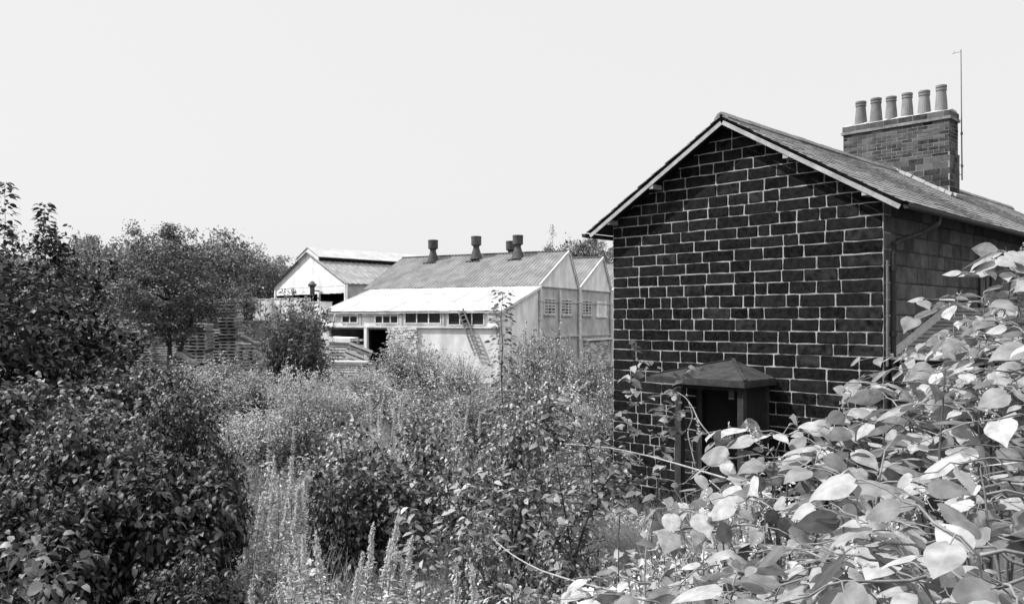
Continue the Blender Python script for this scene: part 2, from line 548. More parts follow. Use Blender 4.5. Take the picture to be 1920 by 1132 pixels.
# roof: timber deck, slates on both slopes, ridge tiles
OV, OVY = 0.44, 0.36
for sgn in (1, -1):
    # slope frame: t runs down the slope from the ridge
    base = Vector((-GW / 2, 0, RIDGE + 0.03))
    dn = Vector((sgn, 0, -SL)).normalized()
    nm = Vector((sgn * SL, 0, 1)).normalized()
    T = (GW / 2 + OV) / dn.x * sgn
    mb = MB()
    a, b_ = base + nm * 0.0, base + dn * T
    mb.prism([a + Vector((0, -OVY + 0.03, 0)), b_ + Vector((0, -OVY + 0.03, 0)), b_ + nm * 0.05 + Vector((0, -OVY + 0.03, 0)), a + nm * 0.05 + Vector((0, -OVY + 0.03, 0))], (0, LEN + 0.6, 0), 1)
    e = 0.22
    k = 0
    t = T + 0.05
    while t > 0.05:
        y = -OVY - 0.02 + r.uniform(-0.02, 0.01)
        off = r.uniform(0, 0.2)
        sag = 0.0
        while y < LEN + 0.25:
            w = r.uniform(0.2, 0.4) - (off if y < -OVY + 0.01 else 0) * 0.3
            y1 = min(y + w, LEN + 0.27)
            lo = t + r.uniform(-0.012, 0.012)
            up = max(0.0, lo - e - 0.08)
            h0, h1 = 0.069 + r.uniform(0, 0.008), 0.056
            def sg(yy):
                return -0.05 * math.sin(max(0, min(1, yy / LEN)) * math.pi * 2.2) ** 2
            vs = []
            for (tt, hh) in ((lo, h0), (up, h1)):
                for yy in (y + 0.003, y1 - 0.003):
                    vs.append(base + dn * tt + nm * (hh + sg(yy) * 0.4) + Vector((0, yy, 0)))
            vs += [v - nm * 0.018 for v in vs]
            mb.add(vs, [(0, 1, 3, 2), (0, 4, 5, 1), (1, 5, 7, 3), (2, 6, 4, 0)], 0)
            y = y1
        t -= e
        k += 1
    mb.build('roof', [M['slate'], M['darkwood']], cottage)
mb = MB()
y = -OVY - 0.03
while y < LEN + 0.2:
    l = 0.45
    zz = RIDGE + 0.1 + r.uniform(-0.008, 0.008)
    x = -GW / 2
    prof = [(x - 0.17, zz - 0.07), (x - 0.09, zz + 0.03), (x, zz + 0.065), (x + 0.09, zz + 0.03), (x + 0.17, zz - 0.07), (x + 0.15, zz - 0.1), (x, zz + 0.02), (x - 0.15, zz - 0.1)]
    mb.prism([(p[0], y + 0.004, p[1]) for p in prof], (0, l - 0.008, 0))
    y += l
mb.build('ridge_tiles', M['slate'], cottage)

for sgn in (1, -1):
    mb = MB()
    p = Vector((-GW / 2, -OVY + 0.012, RIDGE - 0.045))
    d = Vector((sgn, 0, -SL)).normalized()
    T = (GW / 2 + OV) / abs(d.x)
    mb.bar(p + d * 0.02, p + d * (T - 0.02), 0.03, 0.085, up=(sgn * SL, 0, 1))
    mb.build('bargeboard', M['board'], cottage)
for (xx, up) in ((-GW + 0.1, 0.04), (-GW + 1.35, 0.0), (-1.75, 0.0), (-0.2, 0.02)):
    zz = (EAVE + (min(-xx, GW + xx)) * SL) - 0.09 + up
    mb = MB()
    mb.box(xx - 0.055, xx + 0.055, -OVY + 0.012, -0.02, zz - 0.07, zz + 0.03)
    mb.build('purlin_end', M['board'], cottage)
# gutters and pipes
ez = EAVE - OV * SL - 0.02
for sgn in (1, -1):
    x = OV + 0.08 if sgn == 1 else -GW - OV - 0.08
    mb = MB()
    prof = [(-0.06, 0.04), (-0.055, -0.015), (-0.03, -0.05), (0.03, -0.05), (0.055, -0.015), (0.06, 0.04), (0.045, 0.04), (0.0, -0.03), (-0.045, 0.04)]
    mb.prism([(x + a, -OVY + 0.05 if sgn == 1 else -OVY - 0.12, ez + b) for a, b in prof], (0, LEN + 0.5, 0))
    mb.build('gutter', M['iron'], cottage)
mb = MB()
mb.tube([(OV + 0.08, 1.35, ez - 0.05), (OV + 0.07, 1.3, ez - 0.2), (0.3, 1.0, ez - 0.38), (0.14, 0.35, ez - 0.55), (0.12, 0.17, ez - 0.62), (0.12, 0.15, ez - 0.8), (0.12, 0.15, 0.4)], 0.05, 8)
for zz in (2.2, 3.9, 5.1):
    mb.lathe([(0.05, 0), (0.07, 0.0), (0.07, 0.1), (0.05, 0.1)], (0.12, 0.15, zz), 10)
mb.build('downpipe', M['iron'], cottage, smooth=False)
mb = MB()
mb.tube([(0.05, 0.05, 3.35), (0.05, 0.05, 5.0), (0.05, 0.05, 5.3)], 0.028, 6)
mb.build('waste_pipe', M['galv'], cottage)
# side windows
for yy in (5.35, 11.0, 15.5):
    mb = MB()
    z0, z1 = 4.4, 5.5
    mb.box(0.005, 0.05, yy, yy + 0.9, z0 - 0.12, z0 - 0.002)
    sill = mb
    lin = MB()
    lin.box(0.005, 0.05, yy - 0.1, yy + 1.0, z1 + 0.002, z1 + 0.2)
    mb = MB()
    for a, b in ((yy + 0.004, yy + 0.07), (yy + 0.415, yy + 0.485), (yy + 0.83, yy + 0.896)):
        mb.box(0.012, 0.055, a, b, z0, z1)
    for a, b in ((z0, z0 + 0.07), (z1 - 0.07, z1)):
        mb.box(0.012, 0.052, yy + 0.07, yy + 0.83, a, b)
    wf = mb.build('window', M['porchwood'], cottage)
    sill.build('sill', M['sidestone'], wf)
    lin.build('lintel', M['sidestone'], wf)
    mb = MB()
    mb.box(0.006, 0.028, yy + 0.07, yy + 0.83, z0 + 0.02, z1 - 0.02)
    mb.build('pane', M['glass'], wf)

# chimney across the ridge
CY, CT, CWD = 8.73, 0.72, 1.46
CTOP = CAMZ + 5.78
xm = -GW / 2
mb = MB()


def brickface(mb, lo, hi, z0, z1, mapf, r, h=0.085, L=0.235, j=0.013, m=0):
    z, row = z0, 0
    while z < z1 - 0.03:
        u = lo - (L / 2 if row % 2 else 0)
        while u < hi:
            a, b = max(lo, u) + j / 2, min(hi, u + L) - j / 2
            if b - a > 0.03:
                p = 0.006 * r.uniform(0.5, 1.6)
                q0, q1 = z + j / 2, min(z + h, z1) - j / 2
                mb.add([mapf(a, q0, 0), mapf(b, q0, 0), mapf(b, q1, 0), mapf(a, q1, 0), mapf(a + .004, q0 + .004, p), mapf(b - .004, q0 + .004, p), mapf(b - .004, q1 - .004, p), mapf(a + .004, q1 - .004, p)],
                       [(4, 5, 6, 7), (0, 1, 5, 4), (1, 2, 6, 5), (2, 3, 7, 6), (3, 0, 4, 7)], m)
            u += L
        z += h
        row += 1


zb = 7.0
zs = RIDGE + 0.42                       # weathering step
wl = CWD + 0.03
mb.box(xm - wl, xm + wl, CY - 0.03, CY + CT + 0.03, zb, zs, 1)
mb.box(xm - CWD, xm + CWD, CY, CY + CT, zs, CTOP - 0.3, 1)
zc = CTOP - 0.3
for (lo, hi, z0, z1, fx, off) in (
        (xm - wl, xm + wl, zb, zs, 'f', 0.03), (xm - CWD, xm + CWD, zs + 0.004, zc, 'f', 0.0),):
    brickface(mb, lo, hi, z0, z1, (lambda u, z, p, off=off: (u, CY - off - p, z)), r, h=0.1 if off == 0 else 0.17, L=0.28 if off == 0 else 0.42)
for (z0, z1, off) in ((zb, zs, 0.03), (zs + 0.004, zc, 0.0)):
    brickface(mb, CY - off, CY + CT + off, z0, z1, (lambda u, z, p, off=off: (xm + CWD + off + p, u, z)), r, h=0.1 if off == 0 else 0.17, L=0.24)
ch = mb.build('chimney', [M['brick'], M['brickjoint']], cottage)
mb = MB()
mb.box(xm - CWD - 0.05, xm + CWD + 0.05, CY - 0.05, CY + CT + 0.05, zc + 0.001, zc + 0.08)
mb.build('string_course', M['cap'], ch)
mb = MB()
mb.box(xm - CWD - 0.02, xm + CWD + 0.02, CY - 0.02, CY + CT + 0.02, zc + 0.081, CTOP - 0.06, 1)
brickface(mb, xm - CWD - 0.02, xm + CWD + 0.02, zc + 0.085, CTOP - 0.06, lambda u, z, p: (u, CY - 0.02 - p, z), r, h=0.155, L=0.4)
brickface(mb, CY - 0.02, CY + CT + 0.02, zc + 0.085, CTOP - 0.06, lambda u, z, p: (xm + CWD + 0.02 + p, u, z), r, h=0.155, L=0.3)
mb.build('cap_course', [M['brick'], M['brickjoint']], ch)
mb = MB()
nseg = 26
for i in range(nseg):
    x0 = xm - CWD - 0.01 + (2 * CWD + 0.02) * i / nseg
    x1 = x0 + (2 * CWD + 0.02) / nseg
    h = 0.06 + 0.035 * r.random()
    mb.prism([(x0, CY - 0.01, CTOP - 0.06), (x0, CY + CT * 0.3, CTOP - 0.06 + h), (x0, CY + CT * 0.7, CTOP - 0.06 + h), (x0, CY + CT + 0.01, CTOP - 0.06)], (x1 - x0, 0, 0))
mb.build('flaunching', M['cement'], ch)
for i in range(6):
    px_ = xm - CWD + 0.36 + i * (2 * CWD - 0.68) / 5
    mb = MB()
    s, hs = r.uniform(0.88, 0.98), r.uniform(0.96, 1.06)
    mb.lathe([(a * s, b * hs) for a, b in [(0.185, 0), (0.18, 0.1), (0.165, 0.3), (0.145, 0.5), (0.14, 0.58), (0.158, 0.585), (0.158, 0.63), (0.145, 0.635), (0.145, 0.66), (0.162, 0.665), (0.162, 0.72), (0.125, 0.72), (0.12, 0.45)]],
             (px_, CY + CT / 2 + r.uniform(-0.03, 0.03), CTOP - 0.03), 20)
    po = mb.build('chimney_pot', M['pot'], ch, smooth=False)
mb = MB()
t0 = Vector((xm + 0.0, CY - 0.035, RIDGE + 0.15))
dn = Vector((1, 0, -SL)).normalized()
nm = Vector((SL, 0, 1)).normalized()
for i in range(9):
    a = t0 + dn * (i * 0.2) + nm * r.uniform(-0.01, 0.02)
    mb.bar(a, a + dn * 0.19, 0.12 + r.uniform(-.03, .03), 0.09, up=nm)
mb.bar(t0 + dn * 1.8 + Vector((0.06, 0, 0)), t0 + dn * 1.8 + Vector((0.06, CT + 0.1, 0)), 0.1, 0.08, up=nm)
mb.build('flashing', M['lead'], ch)

# television aerial on chimney
axp = Vector((xm + CWD + 0.16, CY + 0.55, CAMZ + 3.85))
aer = thing('television_aerial', 'thin metal television aerial mast bracketed to the end of the brick chimney', 'aerial', (0, 0, 0))
aer.matrix_world = Matrix.Translation((cx, cy, 0)) @ Matrix.Rotation(cot_rot, 4, 'Z')
mb = MB()
AH = 3.6
mb.tube([axp, axp + Vector((-0.01, 0, 1.0)), axp + Vector((-0.03, 0, AH))], [0.02, 0.018, 0.012], 6)
mb.lathe([(0.03, 0), (0.035, 0.03), (0.03, 0.07)], axp + Vector((0, 0, 0.35)), 8)
mb.lathe([(0.03, 0), (0.035, 0.03), (0.03, 0.07)], axp + Vector((-0.01, 0, 1.25)), 8)
mb.build('mast', M['galv'], aer)
mb = MB()
mb.tube([axp + Vector((-0.03, 0, AH - 0.06)), axp + Vector((-0.26, 0.0, AH - 0.06))], 0.007, 5)
mb.tube([axp + Vector((-0.2, 0.0, AH - 0.06 - 0.02)), axp + Vector((-0.2, 0.0, AH + 0.0))], 0.006, 5)
mb.build('crossbar', M['galv'], aer)
for zz in (0.16, 0.42):
    mb = MB()
    mb.tube([axp + Vector((0.0, 0, zz)), axp + Vector((-0.19, -0.02, zz))], 0.01, 5)
    mb.build('bracket', M['galv'], aer)

# timber porch against the gable
PX1, PD, PWD = -2.13, 1.2, 2.3
PE = CAMZ - 1.2
porch_e = MB()
x0, x1 = PX1 - PWD, PX1
apx = Vector((x1 - 0.97, -0.01, CAMZ - 0.85))
ring = [Vector((x1, -0.02, PE)), Vector((x1, -PD, PE)), Vector((x0, -PD, PE)), Vector((x0, -0.02, PE))]
for a, b in ((0, 1), (1, 2), (2, 3)):
    A, B = ring[a], ring[b]
    th = Vector((0, 0, 0.03))
    porch_e.prism([A, B, apx], th)
    mid = (A + B) / 2
# moss clumps along hips
por = porch_e.build('porch', M['porchroof'], cottage)
mb = MB()
for a, b in ((0, 1), (1, 2), (2, 3)):
    A, B = ring[a] - Vector((0, 0, 0.05)), ring[b] - Vector((0, 0, 0.05))
    mb.bar(A, B, 0.05, 0.11)
mb.build('fascia', M['porchroof'], por)
mb = MB()
for a in (1, 2):
    n = 14
    for i in range(n):
        t = i / n
        p = ring[a].lerp(apx, t) + Vector((r.uniform(-.01, .01), r.uniform(-.01, .01), 0.03))
        q = ring[a].lerp(apx, t + 1.15 / n) + Vector((0, 0, 0.03))
        mb.bar(p, q, r.uniform(0.05, 0.08), r.uniform(0.03, 0.05))
mb.build('ridge_cover', M['porchroof'], por)
for (xx, yy, w) in ((x1 - 0.16, -PD + 0.16, 0.13), (x0 + 0.7, -PD + 0.16, 0.15), (x1 - 0.16, -0.12, 0.1), (x0 + 0.62, -0.12, 0.1)):
    mb = MB()
    mb.box(xx - w / 2, xx + w / 2, yy - w / 2, yy + w / 2, 0.2, PE - 0.07)
    mb.box(xx - w / 2 - 0.03, xx + w / 2 + 0.03, yy - w / 2 - 0.03, yy + w / 2 + 0.03, 1.9, 1.98)
    mb.build('post', M['porchwood'], por)
mb = MB()
mb.bar((x1 - 0.16, -PD + 0.16, PE - 0.13), (x0 + 0.6, -PD + 0.16, PE - 0.13), 0.1, 0.12)
mb.bar((x1 - 0.16, -PD + 0.24, PE - 0.131), (x1 - 0.16, -0.2, PE - 0.131), 0.09, 0.12)
mb.build('beam', M['darkwood'], por)
mb = MB()
for i in range(6):
    yy = -PD + 0.25 + i * 0.145
    mb.box(x1 - 0.2, x1 - 0.18, yy, yy + 0.138, 0.4, PE - 0.2)
mb.build('side_boarding', M['darkwood'], por)
mb = MB()
mb.box(x0 + 0.45, x1 - 0.22, -0.05, -0.022, 0.2, PE - 0.1)
mb.build('door_shade_sheet', M['dark'], por)  # black sheet over doorway and wall; the porch's deep shade put into colour
mb = MB()
mb.box(x1 - 0.42, x1 - 0.3, -PD + 0.1, -PD + 0.16, PE - 0.35, PE - 0.14)
mb.build('lamp_bracket', M['porchwood'], por)

# outhouse against the side wall
oh = thing('outhouse', 'low stone outhouse with a slate roof built against the cottage side wall', 'outhouse', (cx, cy, 0), cot_rot)
mb = MB()
OX = 2.3
mb.box(0.03, OX, 0.25, 0.5, -0.5, 3.38)
mb.box(0.03, OX, 3.4, 3.65, -0.5, 4.05)
mb.box(OX - 0.25, OX - 0.002, 0.502, 3.398, -0.5, 3.3)
stones(mb, 0.0, 3.3, lambda z: (0.03, OX), lambda u, z, p: (u, 0.25 - p, z), 0.3, 0.35, 0.7, 0.02, 0.012, r)
mb.build('wall', [M['sidemortar'], M['sidestone']], oh)
A = Vector((0.03, 0.12, 3.42))
dn = Vector((0, 3.2, 0.95)).normalized()
nm = Vector((0, -0.95, 3.2)).normalized()
mb = MB()
mb.prism([A, A + dn * 3.3, A + dn * 3.3 + nm * 0.05, A + nm * 0.05], (OX + 0.15, 0, 0), 1)
t = 0.0
while t < 3.2:
    x = 0.04
    while x < OX + 0.16:
        w = min(r.uniform(0.25, 0.45), OX + 0.18 - x)
        vs = []
        for tt, hh in ((t - 0.03, 0.085), (t + 0.3, 0.06)):
            for xx in (x + 0.003, x + w - 0.003):
                vs.append(A + dn * tt + nm * (hh + r.uniform(0, .006)) + Vector((xx - 0.03, 0, 0)))
        vs += [v - nm * 0.018 for v in vs]
        mb.add(vs, [(0, 1, 3, 2), (0, 4, 5, 1), (1, 5, 7, 3), (2, 6, 4, 0)], 0)
        x += w
    t += 0.26
mb.build('roof', [M['slate'], M['darkwood']], oh)
mb = MB()
mb.bar(A + nm * 0.12 + Vector((0.05, 0, 0)), A + dn * 3.3 + nm * 0.12 + Vector((0.05, 0, 0)), 0.12, 0.09, up=nm)
mb.build('coping', M['lead'], oh)

# ------------------------------------------------------------------ factory
Z0 = 55.0
fx0 = -0.0161 * Z0
fac_rot = math.atan2(-0.4585, 0.8887)
fac = thing('factory_building', 'long pale saw-tooth roofed factory with a white lean-to front and dark windows', 'factory', (fx0, Z0, 0), fac_rot)


def fs_(px):
    q = (px - 960) / F
    return (-0.0161 - q) * Z0 / (0.8887 + 0.4585 * q)


def fd(s):
    return Z0 + 0.4585 * s


def gt_(px):
    q = (px - 960) / F
    return (q + 0.0161) * Z0 / (0.4585 - 0.8887 * q)


def gd(t):
    return Z0 + 0.8887 * t


FL = 15.1
LW, BW = 0.1124 * Z0, 0.1358 * Z0
VAL, APX = CAMZ + 2.5, CAMZ + 5.45
LE = CAMZ + 0.62
LT = VAL - 0.05
mb = MB()
# front wall of lean-to, lower storey with the wide opening
xo0, xo1 = -fs_(617), -fs_(737)
zo = 3.55
mb.box(-FL, xo0, 0, 0.25, -0.3, 3.72)
mb.box(xo0, xo1, 0, 0.25, zo, 3.72)
mb.box(xo1, 0, 0, 0.25, -0.3, 3.72)
mb.build('front_wall', M['render'], fac)
mb = MB()
mb.box(-FL, -0.002, 0.02, 0.24, 3.72, LE - 0.02)
mb.build('upper_wall', M['white'], fac)
mb = MB()
mb.box(-FL - 0.05, 0.0, -0.14, 0.01, 3.66, 3.78)
mb.build('ledge', M['trim'], fac)
mb = MB()
mb.box(xo0 - 0.1, xo1 + 0.1, -0.03, 0.0, zo - 0.02, zo + 0.16)
mb.build('lintel', M['wood2'], fac)
# lean-to end wall (white) and gable walls
mb = MB()
mb.prism([(0, 0, 3.05), (0, LW, 3.05), (0, LW, LT - 0.05), (0, 0, LE - 0.08)], (-0.2, 0, 0))
mb.build('lean_to_end_wall', M['white'], fac)
mb = MB()
mb.prism([(0, 0.251, -0.3), (0, LW, -0.3), (0, LW, 3.05), (0, 0.251, 3.05)], (-0.2, 0, 0))
mb.build('lean_to_base', M['render'], fac)
mb = MB()
mb.box(-0.2, 0, LW + 0.001, LW + 3 * BW, -0.3, VAL)
mb.box(-FL - 0.9, -FL - 0.7, LW, LW + 3 * BW, -0.3, VAL - 0.3)
mb.box(-FL - 0.7, -0.2, LW + 3 * BW - 0.2, LW + 3 * BW, -0.3, VAL)
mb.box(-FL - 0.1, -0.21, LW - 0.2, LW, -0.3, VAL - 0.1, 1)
mb.prism([(-FL, 0.26, -0.3), (-FL, LW - 0.21, -0.3), (-FL, LW - 0.21, LT - 0.15), (-FL, 0.26, LE - 0.05)], (0.15, 0, 0), 0)
mb.build('gable_wall', [M['grayrender'], M['dark']], fac)
AF = 0.735
for k in range(3):
    y0 = LW + k * BW
    ya, y1 = y0 + AF * BW, y0 + BW
    mb = MB()
    mb.prism([(0.03, y0 + 0.1, VAL), (0.03, y1 - 0.03, VAL), (0.03, ya, APX - 0.05)], (-0.2, 0, 0))
    mb.build('gable_cladding', M['white'], fac)
    mb = MB()
    mb.bar((0.1, y0, VAL - 0.02), (0.1, ya, APX - 0.03), 0.1, 0.26, up=(0, -1, 1))
    mb.bar((0.1, ya, APX - 0.03), (0.1, y1 - 0.02, VAL), 0.095, 0.24, up=(0, 1, 1))
    mb.build('bargeboard', M['trim'], fac)
    # corrugated roof slopes
    mb = MB()
    Lr = FL + 0.9
    nx = 230
    for (ya0, za0, yb0, zb0) in ((y0 - 0.12, VAL + 0.02, ya, APX + 0.02), (ya, APX + 0.02, y1 + 0.02, VAL + 0.03)):
        nrow = 5
        vs, fs = [], []
        for j in range(nrow):
            t = j / (nrow - 1)
            for i in range(nx):
                x = 0.18 - Lr * i / (nx - 1)
                wv = 0.035 * math.sin(2 * math.pi * x / 0.3)
                vs.append((x, ya0 + (yb0 - ya0) * t, za0 + (zb0 - za0) * t + wv + 0.012 * ((j % 2))))
        for j in range(nrow - 1):
            for i in range(nx - 1):
                fs.append((j * nx + i, j * nx + i + 1, (j + 1) * nx + i + 1, (j + 1) * nx + i))
        mb.add(vs, fs)
    mb.bar((0.2, ya, APX + 0.05), (0.2 - Lr, ya, APX + 0.05), 0.28, 0.08)
    mb.build('roof', M['asb'], fac)
# lean-to roof (painted sheets, lapped)
mb = MB()
ex = 0.1
sl = (LT - LE) / LW
x = 0.15
k = 0
while x > -FL:
    w = r.uniform(0.85, 1.1)
    x1 = max(-FL, x - w)
    for (ya, yb, lift) in ((-ex, LW * 0.36, 0.0), (LW * 0.35, LW * 0.7, 0.014), (LW * 0.69, LW + 0.02, 0.028)):
        h = lift + 0.014 * (k % 2) + r.uniform(0, 0.008)
        dz = r.uniform(-0.012, 0.012)
        pts = []
        for yy in (ya + r.uniform(-.02, .01), yb):
            zz = LE + yy * sl + 0.03 + h
            pts.append((yy, zz))
        mb.prism([(x + 0.04, pts[0][0], pts[0][1] + dz), (x1, pts[0][0], pts[0][1]), (x1, pts[1][0], pts[1][1]), (x + 0.04, pts[1][0], pts[1][1] + dz)], (0, 0, 0.012), 0)
    x = x1
    k += 1
mb.build('lean_to_roof', M['whiteroof'], fac)
mb = MB()
mb.bar((0.2, -ex, LE - ex * sl - 0.05), (0.2, LW, LT - 0.04), 0.1, 0.2, up=(0, -1, 3))
mb.build('bargeboard', M['trim'], fac)
mb = MB()
mb.bar((0.1, -ex - 0.05, LE - ex * sl - 0.07), (-FL, -ex - 0.05, LE - ex * sl - 0.07), 0.1, 0.09)
mb.build('gutter', M['grayrender'], fac)
# front posts and beams
for px, w in ((676, 0.2), (752, 0.22), (832, 0.2), (937, 0.2)):
    x = -fs_(px)
    mb = MB()
    mb.box(x - w / 2, x + w / 2, -0.09, 0.018, 3.785, LE - 0.03)
    mb.build('post', M['grayrender'], fac)
mb = MB()
mb.box(-FL, -fs_(752) - 0.12, -0.05, 0.018, LE - 0.36, LE - 0.28)
mb.build('rail', M['grayrender'], fac)
mb = MB()
x = -fs_(688)
mb.box(x - 0.12, x + 0.12, -0.2, 0.05, 0.0, 3.64)
mb.build('post', M['white'], fac)
x = -fs_(632)
mb = MB()
mb.bar((x - 0.25, -0.12, 3.8), (x + 0.05, -0.3, LE - 0.2), 0.12, 0.05)
mb.build('brace', M['white'], fac)


def fwin(p0, p1, q0, q1, n):
    xa, xb = -fs_(p0), -fs_(p1)
    d = fd((fs_(p0) + fs_(p1)) / 2)
    za, zb_ = zt(q1, d), zt(q0, d)
    mb = MB()
    t = 0.085
    for i in range(n + 1):
        xx = xa + (xb - xa) * i / n
        mb.box(xx - t / 2, xx + t / 2, -0.07, 0.015, za, zb_)
    mb.box(xa - t / 2, xb + t / 2, -0.075, 0.016, za - 0.08, za)
    mb.box(xa - t / 2, xb + t / 2, -0.072, 0.017, zb_, zb_ + 0.07)
    w = mb.build('window', M['trim'], fac)
    mb = MB()
    mb.box(xa + t / 2, xb - t / 2, -0.012, 0.013, za + 0.001, zb_ - 0.001)
    mb.build('pane', M['glass'], w)


fwin(642, 671, 592, 604, 2)
fwin(704, 747, 591, 605, 3)
fwin(760, 827, 583.5, 605, 3)
fwin(841, 908, 584.5, 608, 3)


def gwin(p0, p1, q0, q1, cols, rows, broken):
    ya, yb = gt_(p0), gt_(p1)
    d = gd((ya + yb) / 2)
    za, zb_ = zt(q1, d), zt(q0, d)
    mb = MB()
    t = 0.06
    for i in range(cols + 1):
        yy = ya + (yb - ya) * i / cols
        mb.box(0.002, 0.06, yy - t / 2, yy + t / 2, za, zb_)
    for j in range(rows + 1):
        zz = za + (zb_ - za) * j / rows
        mb.box(0.003, 0.057, ya, yb, zz - t / 2 + 0.001, zz + t / 2)
    w = mb.build('window', M['trim'], fac)
    mb = MB()
    mb.box(0.002, 0.12, ya - 0.12, yb + 0.12, za - 0.16, za - 0.04)
    mb.build('sill', M['grayrender'], w)
    for i in range(cols):
        for j in range(rows):
            y0, y1 = ya + (yb - ya) * i / cols, ya + (yb - ya) * (i + 1) / cols
            z0, z1 = za + (zb_ - za) * j / rows, za + (zb_ - za) * (j + 1) / rows
            mb = MB()
            mb.box(0.004, 0.02, y0 + t / 2, y1 - t / 2, z0 + t / 2, z1 - t / 2 + 0.001)
            mb.build('pane', M['glass'] if (i, j) in broken else M['dimpane'], w)


gwin(1020, 1040, 560, 588, 3, 5, {(1, 1), (1, 0), (2, 1)})
gwin(1052, 1071, 562, 589, 3, 5, {(1, 4), (1, 3), (0, 1), (1, 1), (1, 0)})
gwin(1091, 1108, 564, 590, 3, 5, {(1, 4), (1, 3), (1, 2), (1, 1), (2, 2)})
ya, yb = gt_(1118), gt_(1137)
mb = MB()
mb.box(0.002, 0.03, ya, yb, zt(592, 71), zt(564, 71))
mb.box(0.002, 0.1, ya - 0.1, yb + 0.1, zt(595, 71) - 0.02, zt(592, 71) - 0.003)
mb.build('blocked_window', M['render'], fac)
for px, r_, b0 in ((1010.5, 0.11, 2.4), (1048, 0.08, 2.0), (1084, 0.13, 0.3), (1143.5, 0.13, 0.3)):
    t = gt_(px)
    mb = MB()
    mb.tube([(0.02 + r_, t, VAL - (0.05 if px != 1048 else 0.2)), (0.02 + r_, t, b0)], r_, 8)
    for zz in (2.6, 4.2, 5.6):
        mb.lathe([(r_, 0), (r_ * 1.4, 0), (r_ * 1.4, 0.16), (r_, 0.16)], (0.02 + r_, t, zz), 8)
    mb.build('drainpipe', M['trim'] if px != 1084 else M['render'], fac)
# ledges on gable wall
mb = MB()
mb.box(0.001, 0.14, LW + 0.2, LW + 2 * BW - 0.2, 2.88, 3.02)
mb.build('ledge', M['grayrender'], fac)
mb = MB()
mb.box(0.001, 0.09, LW + 0.15, LW + 2 * BW - 0.2, VAL - 0.06, VAL + 0.02)
mb.box(0.001, 0.06, LW + 0.3, LW + 2 * BW - 0.2, 5.55, 5.66)
mb.build('band', M['grayrender'], fac)
mb = MB()
mb.box(0.002, 0.3, gt_(1093), gt_(1143), 2.5, 2.64)
mb.build('ledge', M['trim'], fac)
mb = MB()
y0, y1 = gt_(1094), gt_(1142)
for j in range(17):
    z0 = 0.1 + j * 0.138
    y = y0 - r.uniform(0, .6)
    while y < y1:
        e = min(y1, y + r.uniform(0.5, 1.0))
        if e - max(y, y0) > 0.1:
            mb.box(0.002, 0.1 + r.uniform(0, 0.04), max(y, y0) + 0.012, e, z0, z0 + 0.125)
        y = e
mb.build('boarding', M['wood'], fac)
# rough whitewashed brick infill beside the opening
mb = MB()
xa, xb = -fs_(724), -fs_(783)
z = 1.6
row = 0
while z < 3.62:
    x = xa + (0.0 if row % 2 else 0.13) + r.uniform(0, 0.25)
    while x < xb - 0.1:
        w = r.uniform(0.2, 0.3)
        if not (x > xb - 0.75 and x < xb - 0.35 and 2.55 < z < 2.95):
            mb.box(x, x + w - 0.03, -0.13 - r.uniform(0, 0.05), -0.002, z, z + 0.085)
        x += w
    z += 0.115
    row += 1
mb.build('brick_infill', M['rubble'], fac)
# interior floor dark
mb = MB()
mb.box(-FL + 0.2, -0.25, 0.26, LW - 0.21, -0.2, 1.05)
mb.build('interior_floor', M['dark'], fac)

# roof ventilators
for px, pyt, nm_ in ((812, 450, 'left'), (893, 443, 'mid'), (971, 441, 'right'), (958, 452, 'behind')):
    q = (px - 960) / F
    yv = LW + AF * BW - (0.75 if nm_ != 'behind' else -1.3)
    # solve local x on this row
    gx, gy = fx0 + 0.4585 * yv, Z0 + 0.8887 * yv
    s = (gx - q * gy) / (0.8887 + q * 0.4585)
    d = gy + 0.4585 * s
    top = zt(pyt, d)
    zb0 = VAL + (APX - VAL) * min(1, (yv - LW) / (AF * BW)) - 0.35 if nm_ != 'behind' else APX - 1.6
    H = top - zb0
    mb = MB()
    mb.lathe([(0.0, H), (0.40, H), (0.435, H - 0.02), (0.435, H - 0.14), (0.42, H - 0.15), (0.42, H - 0.72), (0.4, H - 0.74), (0.26, H - 0.82), (0.25, H - 0.95), (0.3, H - 1.15), (0.42, H - 1.5), (0.55, H - 1.9)], (-s, yv, zb0), 14)
    v = mb.build('ventilator', M['vent'], fac, smooth=False)
    mb = MB()
    mb.box(-s - 0.62, -s + 0.62, yv - 0.65, yv + 0.45, zb0 + 0.1, zb0 + 0.16)
    mb.build('base_flashing', M['vent'], v)

# ladder against the factory front
lx0, lx1 = -fs_(866), -fs_(902)
lad = thing('ladder', 'wooden ladder leaning against the white factory front below the windows', 'ladder', (fx0, Z0, 0), fac_rot)
top, bot = Vector((lx0, -0.2, LE + 0.1)), Vector((lx1 - 0.1, -0.24, 1.9))
sd = Vector((0.22, -0.04, 0.06))
for s in (-1, 1):
    mb = MB()
    mb.bar(top + sd * s, bot + sd * s * 1.2, 0.07, 0.09)
    mb.build('rail', M['wood2'], lad)
for i in range(11):
    t = (i + 0.5) / 11
    c = top.lerp(bot, t)
    mb = MB()
    mb.tube([c - sd, c + sd], 0.035, 5)
    mb.build('rung', M['wood2'], lad)

